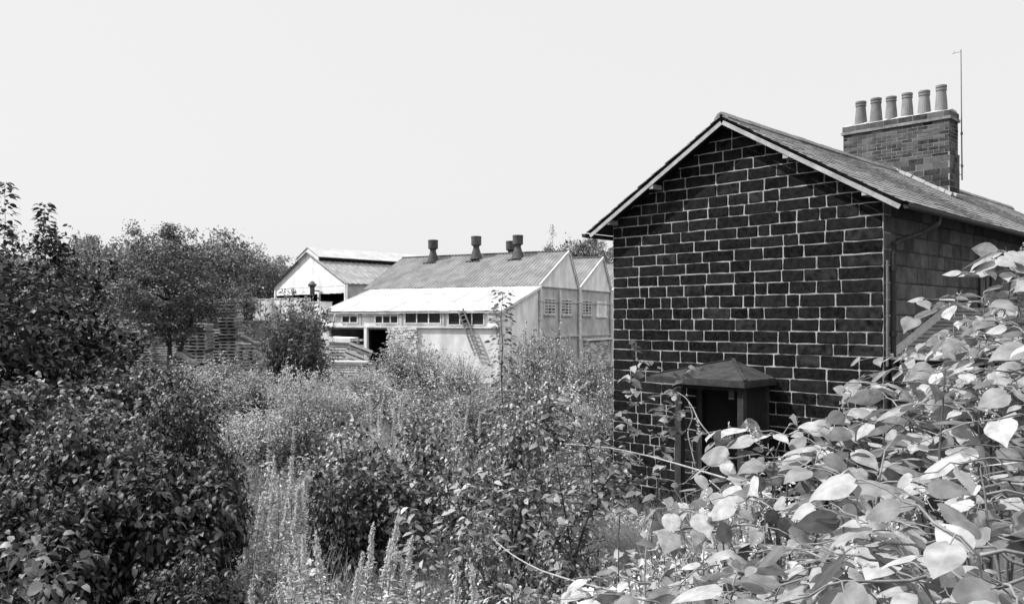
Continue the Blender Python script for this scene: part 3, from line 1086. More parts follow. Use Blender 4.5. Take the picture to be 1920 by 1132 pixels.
# ------------------------------------------------------------------ shed on the left
q = (650 - 960) / F
SZ = 72.0
sh_rot = math.atan2(-0.6985, 0.7156)
shed = thing('timber_shed', 'tall white gabled open-fronted shed with a raised ridge behind the factory', 'shed', (q * SZ, SZ, 0), sh_rot)
SW, SE, SA, SLn = 12.1, CAMZ + 3.25, CAMZ + 6.2, 21.0
zop = CAMZ + 2.35
mb = MB()
n = 14
for i in range(n):
    xa, xb = -SW + SW * i / n + 0.006, -SW + SW * (i + 1) / n - 0.006
    zf = lambda x: SE + (SA - SE) * (1 - abs(x + SW / 2) / (SW / 2))
    zl = SE - 0.15 + r.uniform(-.02, .02)
    mb.prism([(xa, 0, zop + r.uniform(0, .05)), (xb, 0, zop), (xb, 0, zl), (xa, 0, zl)], (0, 0.1, 0))
    mb.prism([(xa, -0.02, zl - 0.08), (xb, -0.02, zl - 0.08), (xb, -0.02, zf(xb))] + ([(-SW / 2, -0.02, SA)] if xa < -SW / 2 - 0.01 < xb - 0.02 else []) + [(xa, -0.02, zf(xa))], (0, 0.1, 0))
mb.build('gable_cladding', M['white'], shed)
mb = MB()
mb.box(-0.2, 0, 0.16, SLn, 0, SE - 0.02)
mb.build('side_wall', M['grayrender'], shed)
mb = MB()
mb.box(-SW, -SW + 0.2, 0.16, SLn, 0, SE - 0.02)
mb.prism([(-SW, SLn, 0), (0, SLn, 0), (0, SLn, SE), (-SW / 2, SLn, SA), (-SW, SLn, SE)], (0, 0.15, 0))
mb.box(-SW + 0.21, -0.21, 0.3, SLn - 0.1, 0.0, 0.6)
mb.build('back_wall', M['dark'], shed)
for x in (-SW + 0.12, -0.15, -SW * 0.36):
    mb = MB()
    mb.box(x - 0.1, x + 0.1, -0.1, 0.1, 0, zop if x == -SW * 0.36 else SE - 0.1)
    mb.build('post', M['trim'], shed)
ss = (SA - SE) / (SW / 2)
for sgn in (1, -1):
    mb = MB()
    nx = 120
    vs, fs = [], []
    for t in (0, 0.5, 1.0):
        for i in range(nx):
            y = -0.3 + (SLn + 0.4) * i / (nx - 1)
            xx = -SW / 2 + sgn * (SW / 2 + 0.25) * t
            vs.append((xx, y, SA + 0.05 - ss * (SW / 2 + 0.25) * t + 0.03 * math.sin(i * 1.9)))
    for j in range(2):
        for i in range(nx - 1):
            fs.append((j * nx + i, j * nx + i + 1, (j + 1) * nx + i + 1, (j + 1) * nx + i))
    mb.add(vs, fs)
    mb.build('roof', M['asb2'], shed)
mb = MB()
mw, up = 1.75, 0.42
zr = SA + up
ym = -0.12
mb.prism([(-SW / 2 - mw, ym, zr - mw * ss - 0.0), (-SW / 2 - mw, ym, zr - mw * ss - up), (-SW / 2, ym, SA - 0.05), (-SW / 2 + mw, ym, zr - mw * ss - up), (-SW / 2 + mw, ym, zr - mw * ss), (-SW / 2, ym, zr)], (0, 0.1, 0))
mb.build('monitor_gable', M['white'], shed)
for sgn in (1, -1):
    mb = MB()
    a = Vector((-SW / 2, -0.2, zr + 0.04))
    b = Vector((-SW / 2 + sgn * (mw + 0.25), -0.2, zr + 0.04 - ss * (mw + 0.25)))
    mb.prism([a, b, b + Vector((0, 0, 0.06)), a + Vector((0, 0, 0.06))], (0, SLn + 0.2, 0))
    mb.build('monitor_roof', M['whiteroof'], shed)
    mb = MB()
    xx = -SW / 2 + sgn * mw
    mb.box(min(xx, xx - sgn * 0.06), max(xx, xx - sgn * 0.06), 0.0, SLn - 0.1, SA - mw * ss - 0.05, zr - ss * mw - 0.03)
    mb.build('monitor_side', M['dark'], shed)  # near-black colour stands for the shadow line under the raised roof
mb = MB()
mb.tube([(0.2, -0.1, SE - 0.1), (0.2, -0.1, 0)], 0.09, 8)
mb.build('drainpipe', M['trim'], shed)
mb = MB()
mb.lathe([(0.0, 0.42), (0.1, 0.4), (0.4, 0.1), (0.4, 0.0), (0.22, -0.12), (0.22, -0.9), (0, -0.9)], (-SW * 0.36, -0.7, zop + 0.75), 10)
mb.bar((-SW * 0.36, -0.7, zop + 0.3), (-SW * 0.36, 0.0, zop + 0.3), 0.1, 0.1)
mb.build('extractor_cowl', M['vent'], shed)

# ------------------------------------------------------------------ timber yard
def box_thing(name, label, cat, px, d, z0, w, dp, h, rot, mat, group=None, seams=3):
    t = thing(name, label, cat, (at(px, d), d, z0), rot, group)
    mb = MB()
    mb.box(-w / 2, w / 2, -dp / 2, dp / 2, 0, h)
    mb.build('panel', mat, t)
    mb = MB()
    for i in range(seams + 1):
        x = -w / 2 + w * i / seams
        x = max(-w / 2 + 0.05, min(w / 2 - 0.05, x))
        mb.box(x - 0.05, x + 0.05, -dp / 2 - 0.04, -dp / 2 - 0.003, 0.0, h + 0.01)
    mb.box(-w / 2 - 0.03, w / 2 + 0.03, -dp / 2 - 0.035, dp / 2 + 0.03, h + 0.012, h + 0.07)
    mb.build('batten', M['trim'], t)
    return t


zg = 0.9
zb_ = zt(600, 66)
box_thing('storage_crate', 'narrow white crate at the left end of the white row below the shed', 'crate', 497, 66, zb_, 1.3, 1.2, 1.62, -0.45, M['white'], 'white crates in front of the shed', 2)
box_thing('storage_crate', 'wide white crate directly under the shed gable behind the willow bush', 'crate', 546, 66, zb_ - 0.05, 2.6, 1.6, 1.72, -0.45, M['white'], 'white crates in front of the shed', 3)
box_thing('storage_crate', 'white crate tucked against the lean-to end of the factory', 'crate', 598, 66, zb_ - 0.1, 1.5, 1.4, 1.5, -0.45, M['white'], 'white crates in front of the shed', 2)
zs_ = ground(at(500, 63), 63)
box_thing('timber_bin', 'upper grey timber bin carrying the white crates beside the pallet stacks', 'bin', 520, 65.6, zt(635, 65.6), 6.2, 2.2, zb_ - 0.1 - zt(635, 65.6), -0.25, M['grayrender'], 'grey bins beside the pallets', 4)
box_thing('timber_bin', 'lower grey timber bin standing on the yard under another bin', 'bin', 520, 65.8, zs_, 6.6, 2.3, zt(635, 65.6) - zs_ - 0.02, -0.25, M['wood'], 'grey bins beside the pallets', 4)


def pallet_mesh():
    mb = MB()
    rr = random.Random(5)
    for i in range(6):
        y = -0.5 + i * 0.18
        mb.box(-0.6, 0.6, y + rr.uniform(-.01, .01), y + 0.12, 0.11, 0.135)
    for i in range(3):
        y = -0.5 + i * 0.43
        mb.box(-0.6, 0.6, y, y + 0.13, 0.0, 0.024)
    for x in (-0.6, -0.06, 0.48):
        mb.box(x, x + 0.12, -0.49, 0.51, 0.025, 0.109)
    return mb.mesh('pallet', M['wood'])


PAL = pallet_mesh()
PAL2 = PAL.copy()
PAL2.materials.clear()
PAL2.materials.append(M['wood2'])
stacks = [  # px, depth, top py, scale, label of members
    (376, 50, 610, 1.0, 'weathered pallet in the pallet stack just right of the forked tree'),
    (404, 53, 622, 1.05, 'weathered pallet in the middle stack between two taller pallet stacks'),
    (433, 50, 564, 0.95, 'weathered pallet in the tallest stack left of the grey bins'),
    (352, 54, 628, 1.0, 'weathered pallet in the low stack behind the forked tree trunk'),
    (270, 56, 620, 1.1, 'weathered pallet in the stack behind the left side of the forked tree'),
    (470, 48, 648, 1.0, 'weathered pallet in the low heap left of the willow bush'),
]
for px, d, pyt, s_, lab in stacks:
    x = at(px, d)
    z = ground(x, d)
    zt_ = zt(pyt, d)
    rot0 = rnd.uniform(-0.25, 0.15)
    i = 0
    while z < zt_:
        o = bpy.data.objects.new('pallet', PAL if rnd.random() < 0.72 else PAL2)
        C.objects.link(o)
        hgt = 0.138 * 1.35
        o.location = (x + rnd.uniform(-0.08, 0.08), d + rnd.uniform(-0.06, 0.06), z)
        o.rotation_euler = (rnd.uniform(-.012, .012), rnd.uniform(-.02, .02), rot0 + rnd.uniform(-0.06, 0.06))
        o.scale = (s_, s_, 1.35)
        tag(o, lab, 'pallet', lab.replace('weathered pallet in', 'pallets in'))
        z += hgt + rnd.uniform(0.0, 0.02)
        i += 1
# leaning pallet and goods at factory opening
o = bpy.data.objects.new('pallet', PAL2)
C.objects.link(o)
d = 51.5
o.location = (at(668, d), d, ground(at(668, d), d) + 1.3)
o.rotation_euler = (math.radians(62), math.radians(20), -0.2)
o.scale = (1.35, 1.5, 1.2)
tag(o, 'dark slatted pallet leaning on edge in front of the factory opening', 'pallet')


def board_pack(label, px, d, z0, w, h, dp, rot, group, rows, seed):
    rr = random.Random(seed)
    mb = MB()
    z = 0
    rh = h / rows
    for j in range(rows):
        x = -w / 2 + rr.uniform(-0.15, 0.15)
        y = -dp / 2
        while y < dp / 2 - 0.02:
            ww = rr.uniform(0.14, 0.26)
            y1 = min(dp / 2, y + ww)
            mb.box(x + rr.uniform(-.12, .12), x + w + rr.uniform(-.3, .3), y + 0.006, y1 - 0.006, z, z + rh * 0.7)
            y = y1
        if j % 3 == 2:
            for xx in (-w * 0.4, 0, w * 0.38):
                mb.box(xx, xx + 0.09, -dp / 2 + 0.02, dp / 2 - 0.02, z + rh * 0.71, z + rh * 0.98)
        z += rh
    o = mb.build('timber_stack', M['wood'] if seed % 3 else M['wood2'])
    o.location = (at(px, d), d, z0)
    o.rotation_euler = (0, 0, rot)
    return tag(o, label, 'timber stack', group)


g_ = 'stacks of sawn boards in the yard'
board_pack('long low stack of sawn boards under the trees at the left edge of the yard', 175, 56, ground(at(175, 56), 56), 4.6, 3.4, 1.5, 0.1, g_, 22, 1)
board_pack('stack of sawn boards seen through the branches left of the forked trunk', 235, 58, ground(at(235, 58), 58), 3.2, 3.2, 1.5, -0.15, g_, 20, 2)
board_pack('stack of sawn boards standing directly behind the forked tree trunk', 315, 57, ground(at(315, 57), 57), 2.8, 3.0, 1.5, -0.05, g_, 18, 4)
board_pack('dark stack of boards behind the two nearest pallet stacks', 400, 60, ground(at(400, 60), 60), 3.4, 3.6, 1.5, -0.2, g_, 22, 3)
board_pack('stack of boards topped by a white sheet beside the factory opening post', 645, 54, ground(at(645, 54), 54), 2.1, zt(634, 54) - ground(at(645, 54), 54), 1.1, -0.35, g_, 13, 5)
board_pack('flat pile of planks lying on the ground below the leaning pallet', 655, 50, ground(at(655, 50), 50) + 0.6, 2.4, 0.55, 1.2, -0.25, g_, 4, 7)
o = MB().box(-0.85, 0.85, -0.5, 0.5, 0, 0.05).box(-0.85, 0.85, -0.505, -0.47, -0.26, -0.002).build('cover_sheet', M['white'])
o.location = (at(643, 53.9), 53.9, zt(634, 54) + 0.02)
o.rotation_euler = (0.02, 0.03, -0.35)
tag(o, 'white cover sheet laid over the board stack at the factory opening', 'sheet')
for i, (pa, qa, pb, qb, d, rad, lab) in enumerate((
        (332, 664, 384, 682, 44, 0.16, 'thick log sloping to the ground right of the forked trunk'),
        (336, 655, 372, 668, 45.5, 0.13, 'thinner log lying above the thick sloping log'),
        (452, 632, 500, 646, 46, 0.13, 'pole lying across the yard in front of the grey bins'),
        (300, 640, 360, 632, 47, 0.11, 'pale pole lying level behind the forked trunk'))):
    mb = MB()
    a, b = Vector((at(pa, d), d, zt(qa, d))), Vector((at(pb, d), d - 1.0, zt(qb, d - 1.0)))
    pts = [a.lerp(b, t / 5) + Vector((0, 0, 0.04 * math.sin(t * 1.3))) for t in range(6)]
    mb.tube(pts, [rad * (1 + 0.15 * math.sin(t * 2)) for t in range(6)], 9)
    tag(mb.build('log', M['log'], smooth=True), lab, 'log')

# ------------------------------------------------------------------ plants: leaf meshes
KITE = (np.array([(0, 0, 0), (.42, .5, .1), (1, 0, -.12), (.42, -.5, .1)], float), [(0, 2, 1), (0, 3, 2)])
OVATE = (np.array([(0, 0, 0), (.35, 0, .02), (.7, 0, -.02), (1, 0, -.16), (.22, .42, .09), (.62, .4, .03), (.22, -.42, .09), (.62, -.4, .03)], float),
         [(0, 1, 4), (1, 2, 5, 4), (2, 3, 5), (0, 6, 1), (1, 6, 7, 2), (2, 7, 3)])


def heart_template():
    st = [(-0.02, 0.12), (0.06, 0.36), (0.2, 0.5), (0.38, 0.5), (0.56, 0.42), (0.74, 0.27), (0.88, 0.12), (1.0, 0.0)]
    vs, fs = [], []
    for i, (a, w) in enumerate(st):
        for b in (-1, -0.5, 0, 0.5, 1):
            aa = a - (0.07 * abs(b) if i == 0 else 0.03 * abs(b) if i == 1 else 0)
            c = 0.10 * abs(b) * w * 2 * (1 - 0.3 * a) - 0.26 * max(0, a - 0.1) ** 1.8 - 0.10 * (b * w * 2) ** 2 + 0.012 * math.sin(a * 17) * abs(b)
            vs.append((aa, b * w, c))
    for i in range(len(st) - 1):
        for k in range(4):
            fs.append((i * 5 + k, (i + 1) * 5 + k, (i + 1) * 5 + k + 1, i * 5 + k + 1))
    return (np.array(vs, float), fs)


HEART = heart_template()


def nrm(a):
    return a / np.maximum(1e-9, np.linalg.norm(a, axis=-1, keepdims=True))


def leaf_mesh(name, P, D, Nn, L, W, tmpl, mat, curl=None, uv=False, smooth=False):
    P, D, Nn = np.asarray(P, float), nrm(np.asarray(D, float)), np.asarray(Nn, float)
    S = nrm(np.cross(Nn, D))
    U = np.cross(D, S)
    tv, tf = tmpl
    n, k = len(P), len(tv)
    L = np.broadcast_to(np.asarray(L, float), (n,))
    W = np.broadcast_to(np.asarray(W, float), (n,))
    cl = np.ones(n) if curl is None else curl
    V = (P[:, None, :] + D[:, None, :] * (L[:, None] * tv[None, :, 0])[..., None]
         + S[:, None, :] * (W[:, None] * tv[None, :, 1])[..., None]
         + U[:, None, :] * ((L * cl)[:, None] * tv[None, :, 2])[..., None]).reshape(-1, 3)
    lv = np.concatenate([np.array(f) for f in tf])
    sz = np.array([len(f) for f in tf])
    loops = (lv[None, :] + (np.arange(n) * k)[:, None]).reshape(-1)
    tot = np.tile(sz, n)
    start = np.concatenate([[0], np.cumsum(tot)[:-1]])
    me = bpy.data.meshes.new(name)
    me.vertices.add(len(V))
    me.vertices.foreach_set('co', V.astype(np.float32).reshape(-1))
    me.loops.add(len(loops))
    me.loops.foreach_set('vertex_index', loops.astype(np.int32))
    me.polygons.add(len(tot))
    me.polygons.foreach_set('loop_start', start.astype(np.int32))
    if smooth:
        me.polygons.foreach_set('use_smooth', np.ones(len(tot), bool))
    me.materials.append(mat)
    if uv:
        ul = me.uv_layers.new(name='UVMap')
        t2 = tv[lv][:, :2]
        ul.data.foreach_set('uv', np.tile(t2, (n, 1)).astype(np.float32).reshape(-1))
    me.update(calc_edges=True)
    return me


def rand_unit(n, rg):
    return nrm(rg.normal(size=(n, 3)))


def bez(b, c, t, u):
    """quadratic bezier, arrays (n,3), u (k,) -> (n,k,3)"""
    u = u[None, :, None]
    return (1 - u) ** 2 * b[:, None, :] + 2 * u * (1 - u) * c[:, None, :] + u * u * t[:, None, :]


def tubes(name, paths, r0, r1, sides, mat):
    """paths (n,k,3): tapered tubes in one mesh"""
    n, k, _ = paths.shape
    d = nrm(np.gradient(paths, axis=1))
    a = nrm(np.cross(d, np.array([0.31, 0.17, 0.93])))
    b = np.cross(d, a)
    rr = np.linspace(1, 0, k)[None, :] * (np.asarray(r0) - r1).reshape(-1, 1) + r1
    ang = np.arange(sides) * 2 * np.pi / sides
    V = paths[:, :, None, :] + rr[:, :, None, None] * (a[:, :, None, :] * np.cos(ang)[None, None, :, None] + b[:, :, None, :] * np.sin(ang)[None, None, :, None])
    V = V.reshape(-1, 3)
    i = np.arange(n)[:, None, None] * (k * sides)
    j = np.arange(k - 1)[None, :, None] * sides
    s = np.arange(sides)[None, None, :]
    s2 = (s + 1) % sides
    f = np.stack(np.broadcast_arrays(i + j + s, i + j + s2, i + j + sides + s2, i + j + sides + s), -1).reshape(-1, 4)
    me = bpy.data.meshes.new(name)
    me.vertices.add(len(V))
    me.vertices.foreach_set('co', V.astype(np.float32).reshape(-1))
    me.loops.add(f.size)
    me.loops.foreach_set('vertex_index', f.reshape(-1).astype(np.int32))
    me.polygons.add(len(f))
    me.polygons.foreach_set('loop_start', (np.arange(len(f)) * 4).astype(np.int32))
    me.polygons.foreach_set('use_smooth', np.ones(len(f), bool))
    me.materials.append(mat)
    me.update(calc_edges=True)
    return me


def shrub(seed, Rr, H, n, leafL, leafW, mat, mode='dome', nodes=10, twigs=4, twl=0.35, tmpl=OVATE, droop=0.25, stem_mat='stem', stem_r=0.012, low=0.15, tilt=0.45, spread=2.2, var=0.62):
    """returns (leaf mesh, stem mesh): stems arching from the foot, twigs on them, leaves on both"""
    rg = np.random.default_rng(seed)
    az = rg.uniform(0, 2 * np.pi, n)
    base = np.stack([np.cos(az) * Rr * 0.3 * rg.random(n), np.sin(az) * Rr * 0.3 * rg.random(n), np.zeros(n)], 1)
    if mode == 'dome':
        se = rg.uniform(low, 1, n)
        ce = np.sqrt(1 - se ** 2)
        rr = rg.uniform(0.6, 1.12, n)
        lob = 1 + 0.24 * np.sin(az * 3 + seed) + 0.14 * np.sin(az * 5 + 2 * seed) + 0.1 * np.sin(se * 9 + az * 2)
        tip = np.stack([np.cos(az) * ce * Rr * rr * lob, np.sin(az) * ce * Rr * rr * lob, H * (0.18 + 0.82 * se) * rr], 1)
        ctl = tip * np.array([0.35, 0.35, 0]) + base * 0.5 + np.stack([0 * az, 0 * az, tip[:, 2] * 0.95 + 0.1 * H], 1)
        u = np.linspace(0.35, 1, nodes)
    else:
        tip = base * spread * np.array([1, 1, 0]) + rg.normal(size=(n, 3)) * Rr * 0.12
        rad = np.linalg.norm(tip[:, :2], axis=1) / (Rr + 1e-6)
        tip[:, 2] = H * rg.uniform(var, 1.0, n) * (1 - 0.35 * np.clip(rad, 0, 1.2))
        ctl = base * 1.4 + np.stack([0 * az, 0 * az, tip[:, 2] * 0.5], 1)
        u = np.linspace(0.12, 1, nodes)
    path = bez(base, ctl, tip, np.linspace(0, 1, 6))
    pts = bez(base, ctl, tip, u)
    tan = nrm(np.gradient(pts, axis=1))
    Ps, Ts, Os = [pts.reshape(-1, 3)], [tan.reshape(-1, 3)], []
    twp = []
    for k in range(twigs):
        tsel = rg.integers(0, nodes, n)
        s0 = pts[np.arange(n), tsel]
        out = s0 * np.array([1, 1, 0])
        dr = nrm(nrm(out + 1e-4) * 0.6 + rand_unit(n, rg) * 0.8 + np.array([0, 0, 0.35]))
        ln = twl * rg.uniform(0.5, 1.2, n)
        m_ = 6
        uu = np.linspace(0.25, 1, m_)
        tp = s0[:, None, :] + dr[:, None, :] * (ln[:, None] * uu[None, :])[..., None] - np.array([0, 0, 1]) * (0.18 * ln[:, None] * uu[None, :] ** 2)[..., None]
        Ps.append(tp.reshape(-1, 3))
        Ts.append(np.repeat(dr, m_, 0))
        twp.append(np.concatenate([s0[:, None, :], tp[:, [2, 5], :]], 1))
    P = np.concatenate(Ps)
    T = np.concatenate(Ts)
    N_ = len(P)
    rad = rand_unit(N_, rg)
    rad[:, 2] *= 0.4
    D = nrm(T * 0.45 + rad * 0.9 + np.array([0, 0, -droop]))
    Nn = nrm(np.array([0, 0, 1.0]) + rg.normal(size=(N_, 3)) * tilt)
    L = leafL * rg.uniform(0.6, 1.25, N_)
    lm = leaf_mesh('foliage', P + rad * leafL * 0.15, D, Nn, L, L * leafW / leafL, tmpl, mat)
    sm = tubes('stem', path, np.full(n, stem_r), stem_r * 0.3, 4, M[stem_mat])
    return lm, sm


def crown_tree(seed, Rr, H, trunk_h, n_cl, per, leafL, mat, trunk_r=0.18, tmpl=KITE, flat=0.55, csize=0.75, lean=(0, 0), shoots=0, bottom=0.0, apex=0):
    """tapered trunk with limbs; crown of leaf clumps round twig ends spread through an uneven volume"""
    rg = np.random.default_rng(seed)
    hc = H - trunk_h
    dirs = rand_unit(n_cl, rg)
    rr = rg.uniform(0.3, 1.0, n_cl) ** 0.6
    az = np.arctan2(dirs[:, 1], dirs[:, 0])
    lob = 1 + 0.2 * np.sin(az * 3 + seed * 1.7) + 0.12 * np.sin(5 * az + seed) + 0.15 * np.sin(dirs[:, 2] * 6 + seed)
    cen = dirs * np.array([Rr, Rr, hc * 0.5]) * (rr * lob)[:, None] + np.array([lean[0], lean[1], trunk_h + hc * 0.48])
    up = cen[:, 2] > trunk_h + bottom
    cen = cen[up]
    if apex:                              # a pointed top: clumps narrowing along the leader
        q = rg.uniform(0, 1, apex)
        w = Rr * 0.5 * (1 - q) ** 1.2
        a = rg.uniform(0, 6.28, apex)
        cen = np.concatenate([cen, np.stack([np.cos(a) * w + lean[0], np.sin(a) * w + lean[1], H * (0.82 + 0.27 * q)], 1)])
    n_cl = len(cen)
    cs = csize * rg.uniform(0.6, 1.3, n_cl)
    P = np.repeat(cen, per, 0) + rg.normal(size=(n_cl * per, 3)) * np.repeat(cs, per)[:, None] * np.array([1, 1, flat]) * 0.5
    if shoots:
        for k in range(shoots):
            a = rg.uniform(0, 2 * np.pi)
            rad = Rr * rg.uniform(0.1, 0.6)
            top = np.array([np.cos(a) * rad + lean[0], np.sin(a) * rad + lean[1], H * rg.uniform(0.9, 1.0)])
            ln = rg.uniform(0.8, 1.6)
            tt = rg.random((per * 2, 1))
            P = np.concatenate([P, top + np.array([0, 0, 1]) * ln * tt + rg.normal(size=(per * 2, 3)) * np.array([.16, .16, .05]) * (1.1 - tt) * 1.3])
    n = len(P)
    D = rand_unit(n, rg)
    D[:, 2] = D[:, 2] * 0.45 - 0.2
    Nn = nrm(np.array([0, 0, 1.0]) + rg.normal(size=(n, 3)) * 0.45)
    L = leafL * rg.uniform(0.6, 1.3, n)
    lm = leaf_mesh('crown', P, D, Nn, L, L * 0.62, tmpl, mat)
    mb = MB()
    tp = [Vector((0, 0, -0.3)), Vector((lean[0] * .2, lean[1] * .2, trunk_h * 0.5)), Vector((lean[0] * .5, lean[1] * .5, trunk_h)), Vector((lean[0] * .9, lean[1] * .9, trunk_h + hc * 0.55))]
    mb.tube(tp, [trunk_r * 1.25, trunk_r, trunk_r * 0.75, trunk_r * 0.25], 9)
    for i in rg.choice(n_cl, min(16, n_cl), replace=False):
        e = Vector(cen[i])
        s = tp[1].lerp(tp[3], rg.uniform(0.35, 0.9))
        mid = s.lerp(e, 0.5) + Vector((0, 0, 0.25))
        mb.tube([s, mid, e], [trunk_r * 0.38, trunk_r * 0.22, trunk_r * 0.06], 6)
    return lm, mb.mesh('trunk', M['bark'], smooth=True)


def plant(name, label, cat, px, d, meshes, parts, top=None, H=None, width=None, group=None, rot=None, z=None, sxy=None):
    x = at(px, d)
    gz = ground(x, d) if z is None else z
    s = 1.0
    if top is not None:
        me = meshes[0]
        if 'tip' not in me:
            co = np.empty(len(me.vertices) * 3, np.float32)
            me.vertices.foreach_get('co', co)
            me['tip'] = float(np.percentile(co[2::3], 99.3))
        s = (zt(top, d) - gz) / me['tip']
    sx = s if sxy is None else sxy
    t = thing(name, label, cat, (x, d, gz), rnd.uniform(0, 6.28) if rot is None else rot, group, (sx, sx, s))
    for nm_, me in zip(parts, meshes):
        child(nm_, me, t)
    return t


FS = ('foliage', 'stem')
CT_ = ('crown', 'trunk')

# --- prototypes
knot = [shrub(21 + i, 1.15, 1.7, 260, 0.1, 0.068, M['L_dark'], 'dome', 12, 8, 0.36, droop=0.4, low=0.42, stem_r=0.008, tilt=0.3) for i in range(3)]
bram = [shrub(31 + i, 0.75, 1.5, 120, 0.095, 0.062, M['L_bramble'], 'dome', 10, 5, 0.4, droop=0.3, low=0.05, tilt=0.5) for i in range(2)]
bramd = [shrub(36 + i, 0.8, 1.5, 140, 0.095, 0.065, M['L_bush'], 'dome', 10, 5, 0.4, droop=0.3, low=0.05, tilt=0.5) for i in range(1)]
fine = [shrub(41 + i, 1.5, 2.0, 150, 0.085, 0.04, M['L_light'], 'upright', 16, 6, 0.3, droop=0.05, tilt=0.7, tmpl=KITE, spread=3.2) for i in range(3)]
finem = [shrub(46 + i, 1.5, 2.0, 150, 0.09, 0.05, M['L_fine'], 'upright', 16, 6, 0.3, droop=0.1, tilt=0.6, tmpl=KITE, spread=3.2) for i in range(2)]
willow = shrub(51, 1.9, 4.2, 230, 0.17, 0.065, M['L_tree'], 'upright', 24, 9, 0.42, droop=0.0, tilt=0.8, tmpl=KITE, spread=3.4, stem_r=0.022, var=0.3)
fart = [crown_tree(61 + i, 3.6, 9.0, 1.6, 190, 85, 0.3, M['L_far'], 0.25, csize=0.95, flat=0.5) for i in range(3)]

# --- far trees behind the yard and behind the factory
gfar = 'trees beyond the timber yard'
for i, (px, top, d, sx, lab) in enumerate((
        (128, 455, 66, 0.7, 'dark rounded tree filling the gap right of the tall leafy shoots'),
        (172, 446, 72, 0.62, 'dark tree with a small knob top between two taller crowns'),
        (248, 452, 78, 0.75, 'low tree crown in the dip left of the pointed forked tree'),
        (400, 438, 62, 0.8, 'rounded tree crown just right of the pointed forked tree'),
        (448, 466, 90, 0.85, 'pale rounded tree crown sloping down towards the shed'),
        (486, 488, 95, 0.8, 'small tree crown left of the white shed gable'),
        (538, 486, 105, 0.9, 'farthest low tree behind the eave of the white shed'),
        (345, 470, 80, 1.0, 'tree behind the forked tree, mostly hidden by its crown'),
        (20, 470, 70, 1.0, 'far tree at the left edge behind the tall leafy shoots'),
        (300, 545, 70, 0.8, 'low tree above the board stacks behind the forked trunk'),
        (210, 540, 66, 0.8, 'low dark tree above the long board stack'),
        (462, 500, 95, 0.8, 'tree in the far line between the tallest pallet stack and the shed gable'))):
    plant('tree', lab, 'tree', px, d, fart[i % 3], CT_, top, 9.4, group=gfar, sxy=sx)
for i, (px, top, d, sx, lab) in enumerate((
        (1100, 450, 105, 0.95, 'broad tree crown above the second saw-tooth roof'),
        (1034, 459, 120, 0.45, 'small dark tree tip showing above the factory ridge'),
        (1150, 458, 110, 0.8, 'tree behind the cottage corner above the factory roofs'))):
    plant('tree', lab, 'tree', px, d, fart[(i + 1) % 3], CT_, top, 9.4, group='trees beyond the factory', sxy=sx)

# --- forked tree in the yard
rg = np.random.default_rng(5)
ft = crown_tree(71, 3.5, 8.6, 2.3, 300, 70, 0.18, M['L_tree'], 0.15, csize=0.66, flat=0.42, bottom=-0.3, apex=26)
t = plant('forked_tree', 'forked tree with a pointed crown standing among the pallets and logs', 'tree', 318, 45, ft, CT_, 428, 9.9, rot=0.6, sxy=0.97)
mb = MB()
mb.tube([(0.1, -0.1, 1.0), (0.55, -0.35, 2.1), (0.95, -0.6, 3.4), (1.2, -0.9, 4.6)], [0.13, 0.11, 0.09, 0.05], 8)
mb.tube([(-0.05, 0.0, 2.2), (-0.5, 0.1, 3.2), (-1.2, 0.4, 4.6)], [0.12, 0.09, 0.05], 8)
mb.build('limb', M['bark'], t, smooth=True)

# --- near left trees with tall shoots
lt = crown_tree(72, 1.7, 5.6, 0.4, 150, 60, 0.15, M['L_dark'], 0.12, csize=0.75, flat=0.55, tmpl=OVATE, shoots=4)
plant('sycamore_tree', 'dark young sycamore at the left edge with two tall leafy shoots against the sky', 'tree', 62, 22, lt, CT_, 438, 5.8, rot=2.0)
lt2 = crown_tree(73, 1.5, 5.0, 0.5, 110, 60, 0.17, M['L_dark'], 0.1, csize=0.7, flat=0.55, tmpl=OVATE, shoots=2)
plant('sycamore_tree', 'dark sycamore cut off by the left edge with its leader rising highest', 'tree', -40, 19, lt2, CT_, 440, 5.4, rot=1.0)
lt3 = crown_tree(74, 1.1, 4.0, 0.3, 90, 55, 0.16, M['L_dark'], 0.08, csize=0.7, flat=0.5, tmpl=OVATE, shoots=3)
plant('sycamore_tree', 'smaller dark sycamore right of the tall shoots in front of the far trees', 'tree', 165, 23, lt3, CT_, 500, 4.2, rot=3.0)


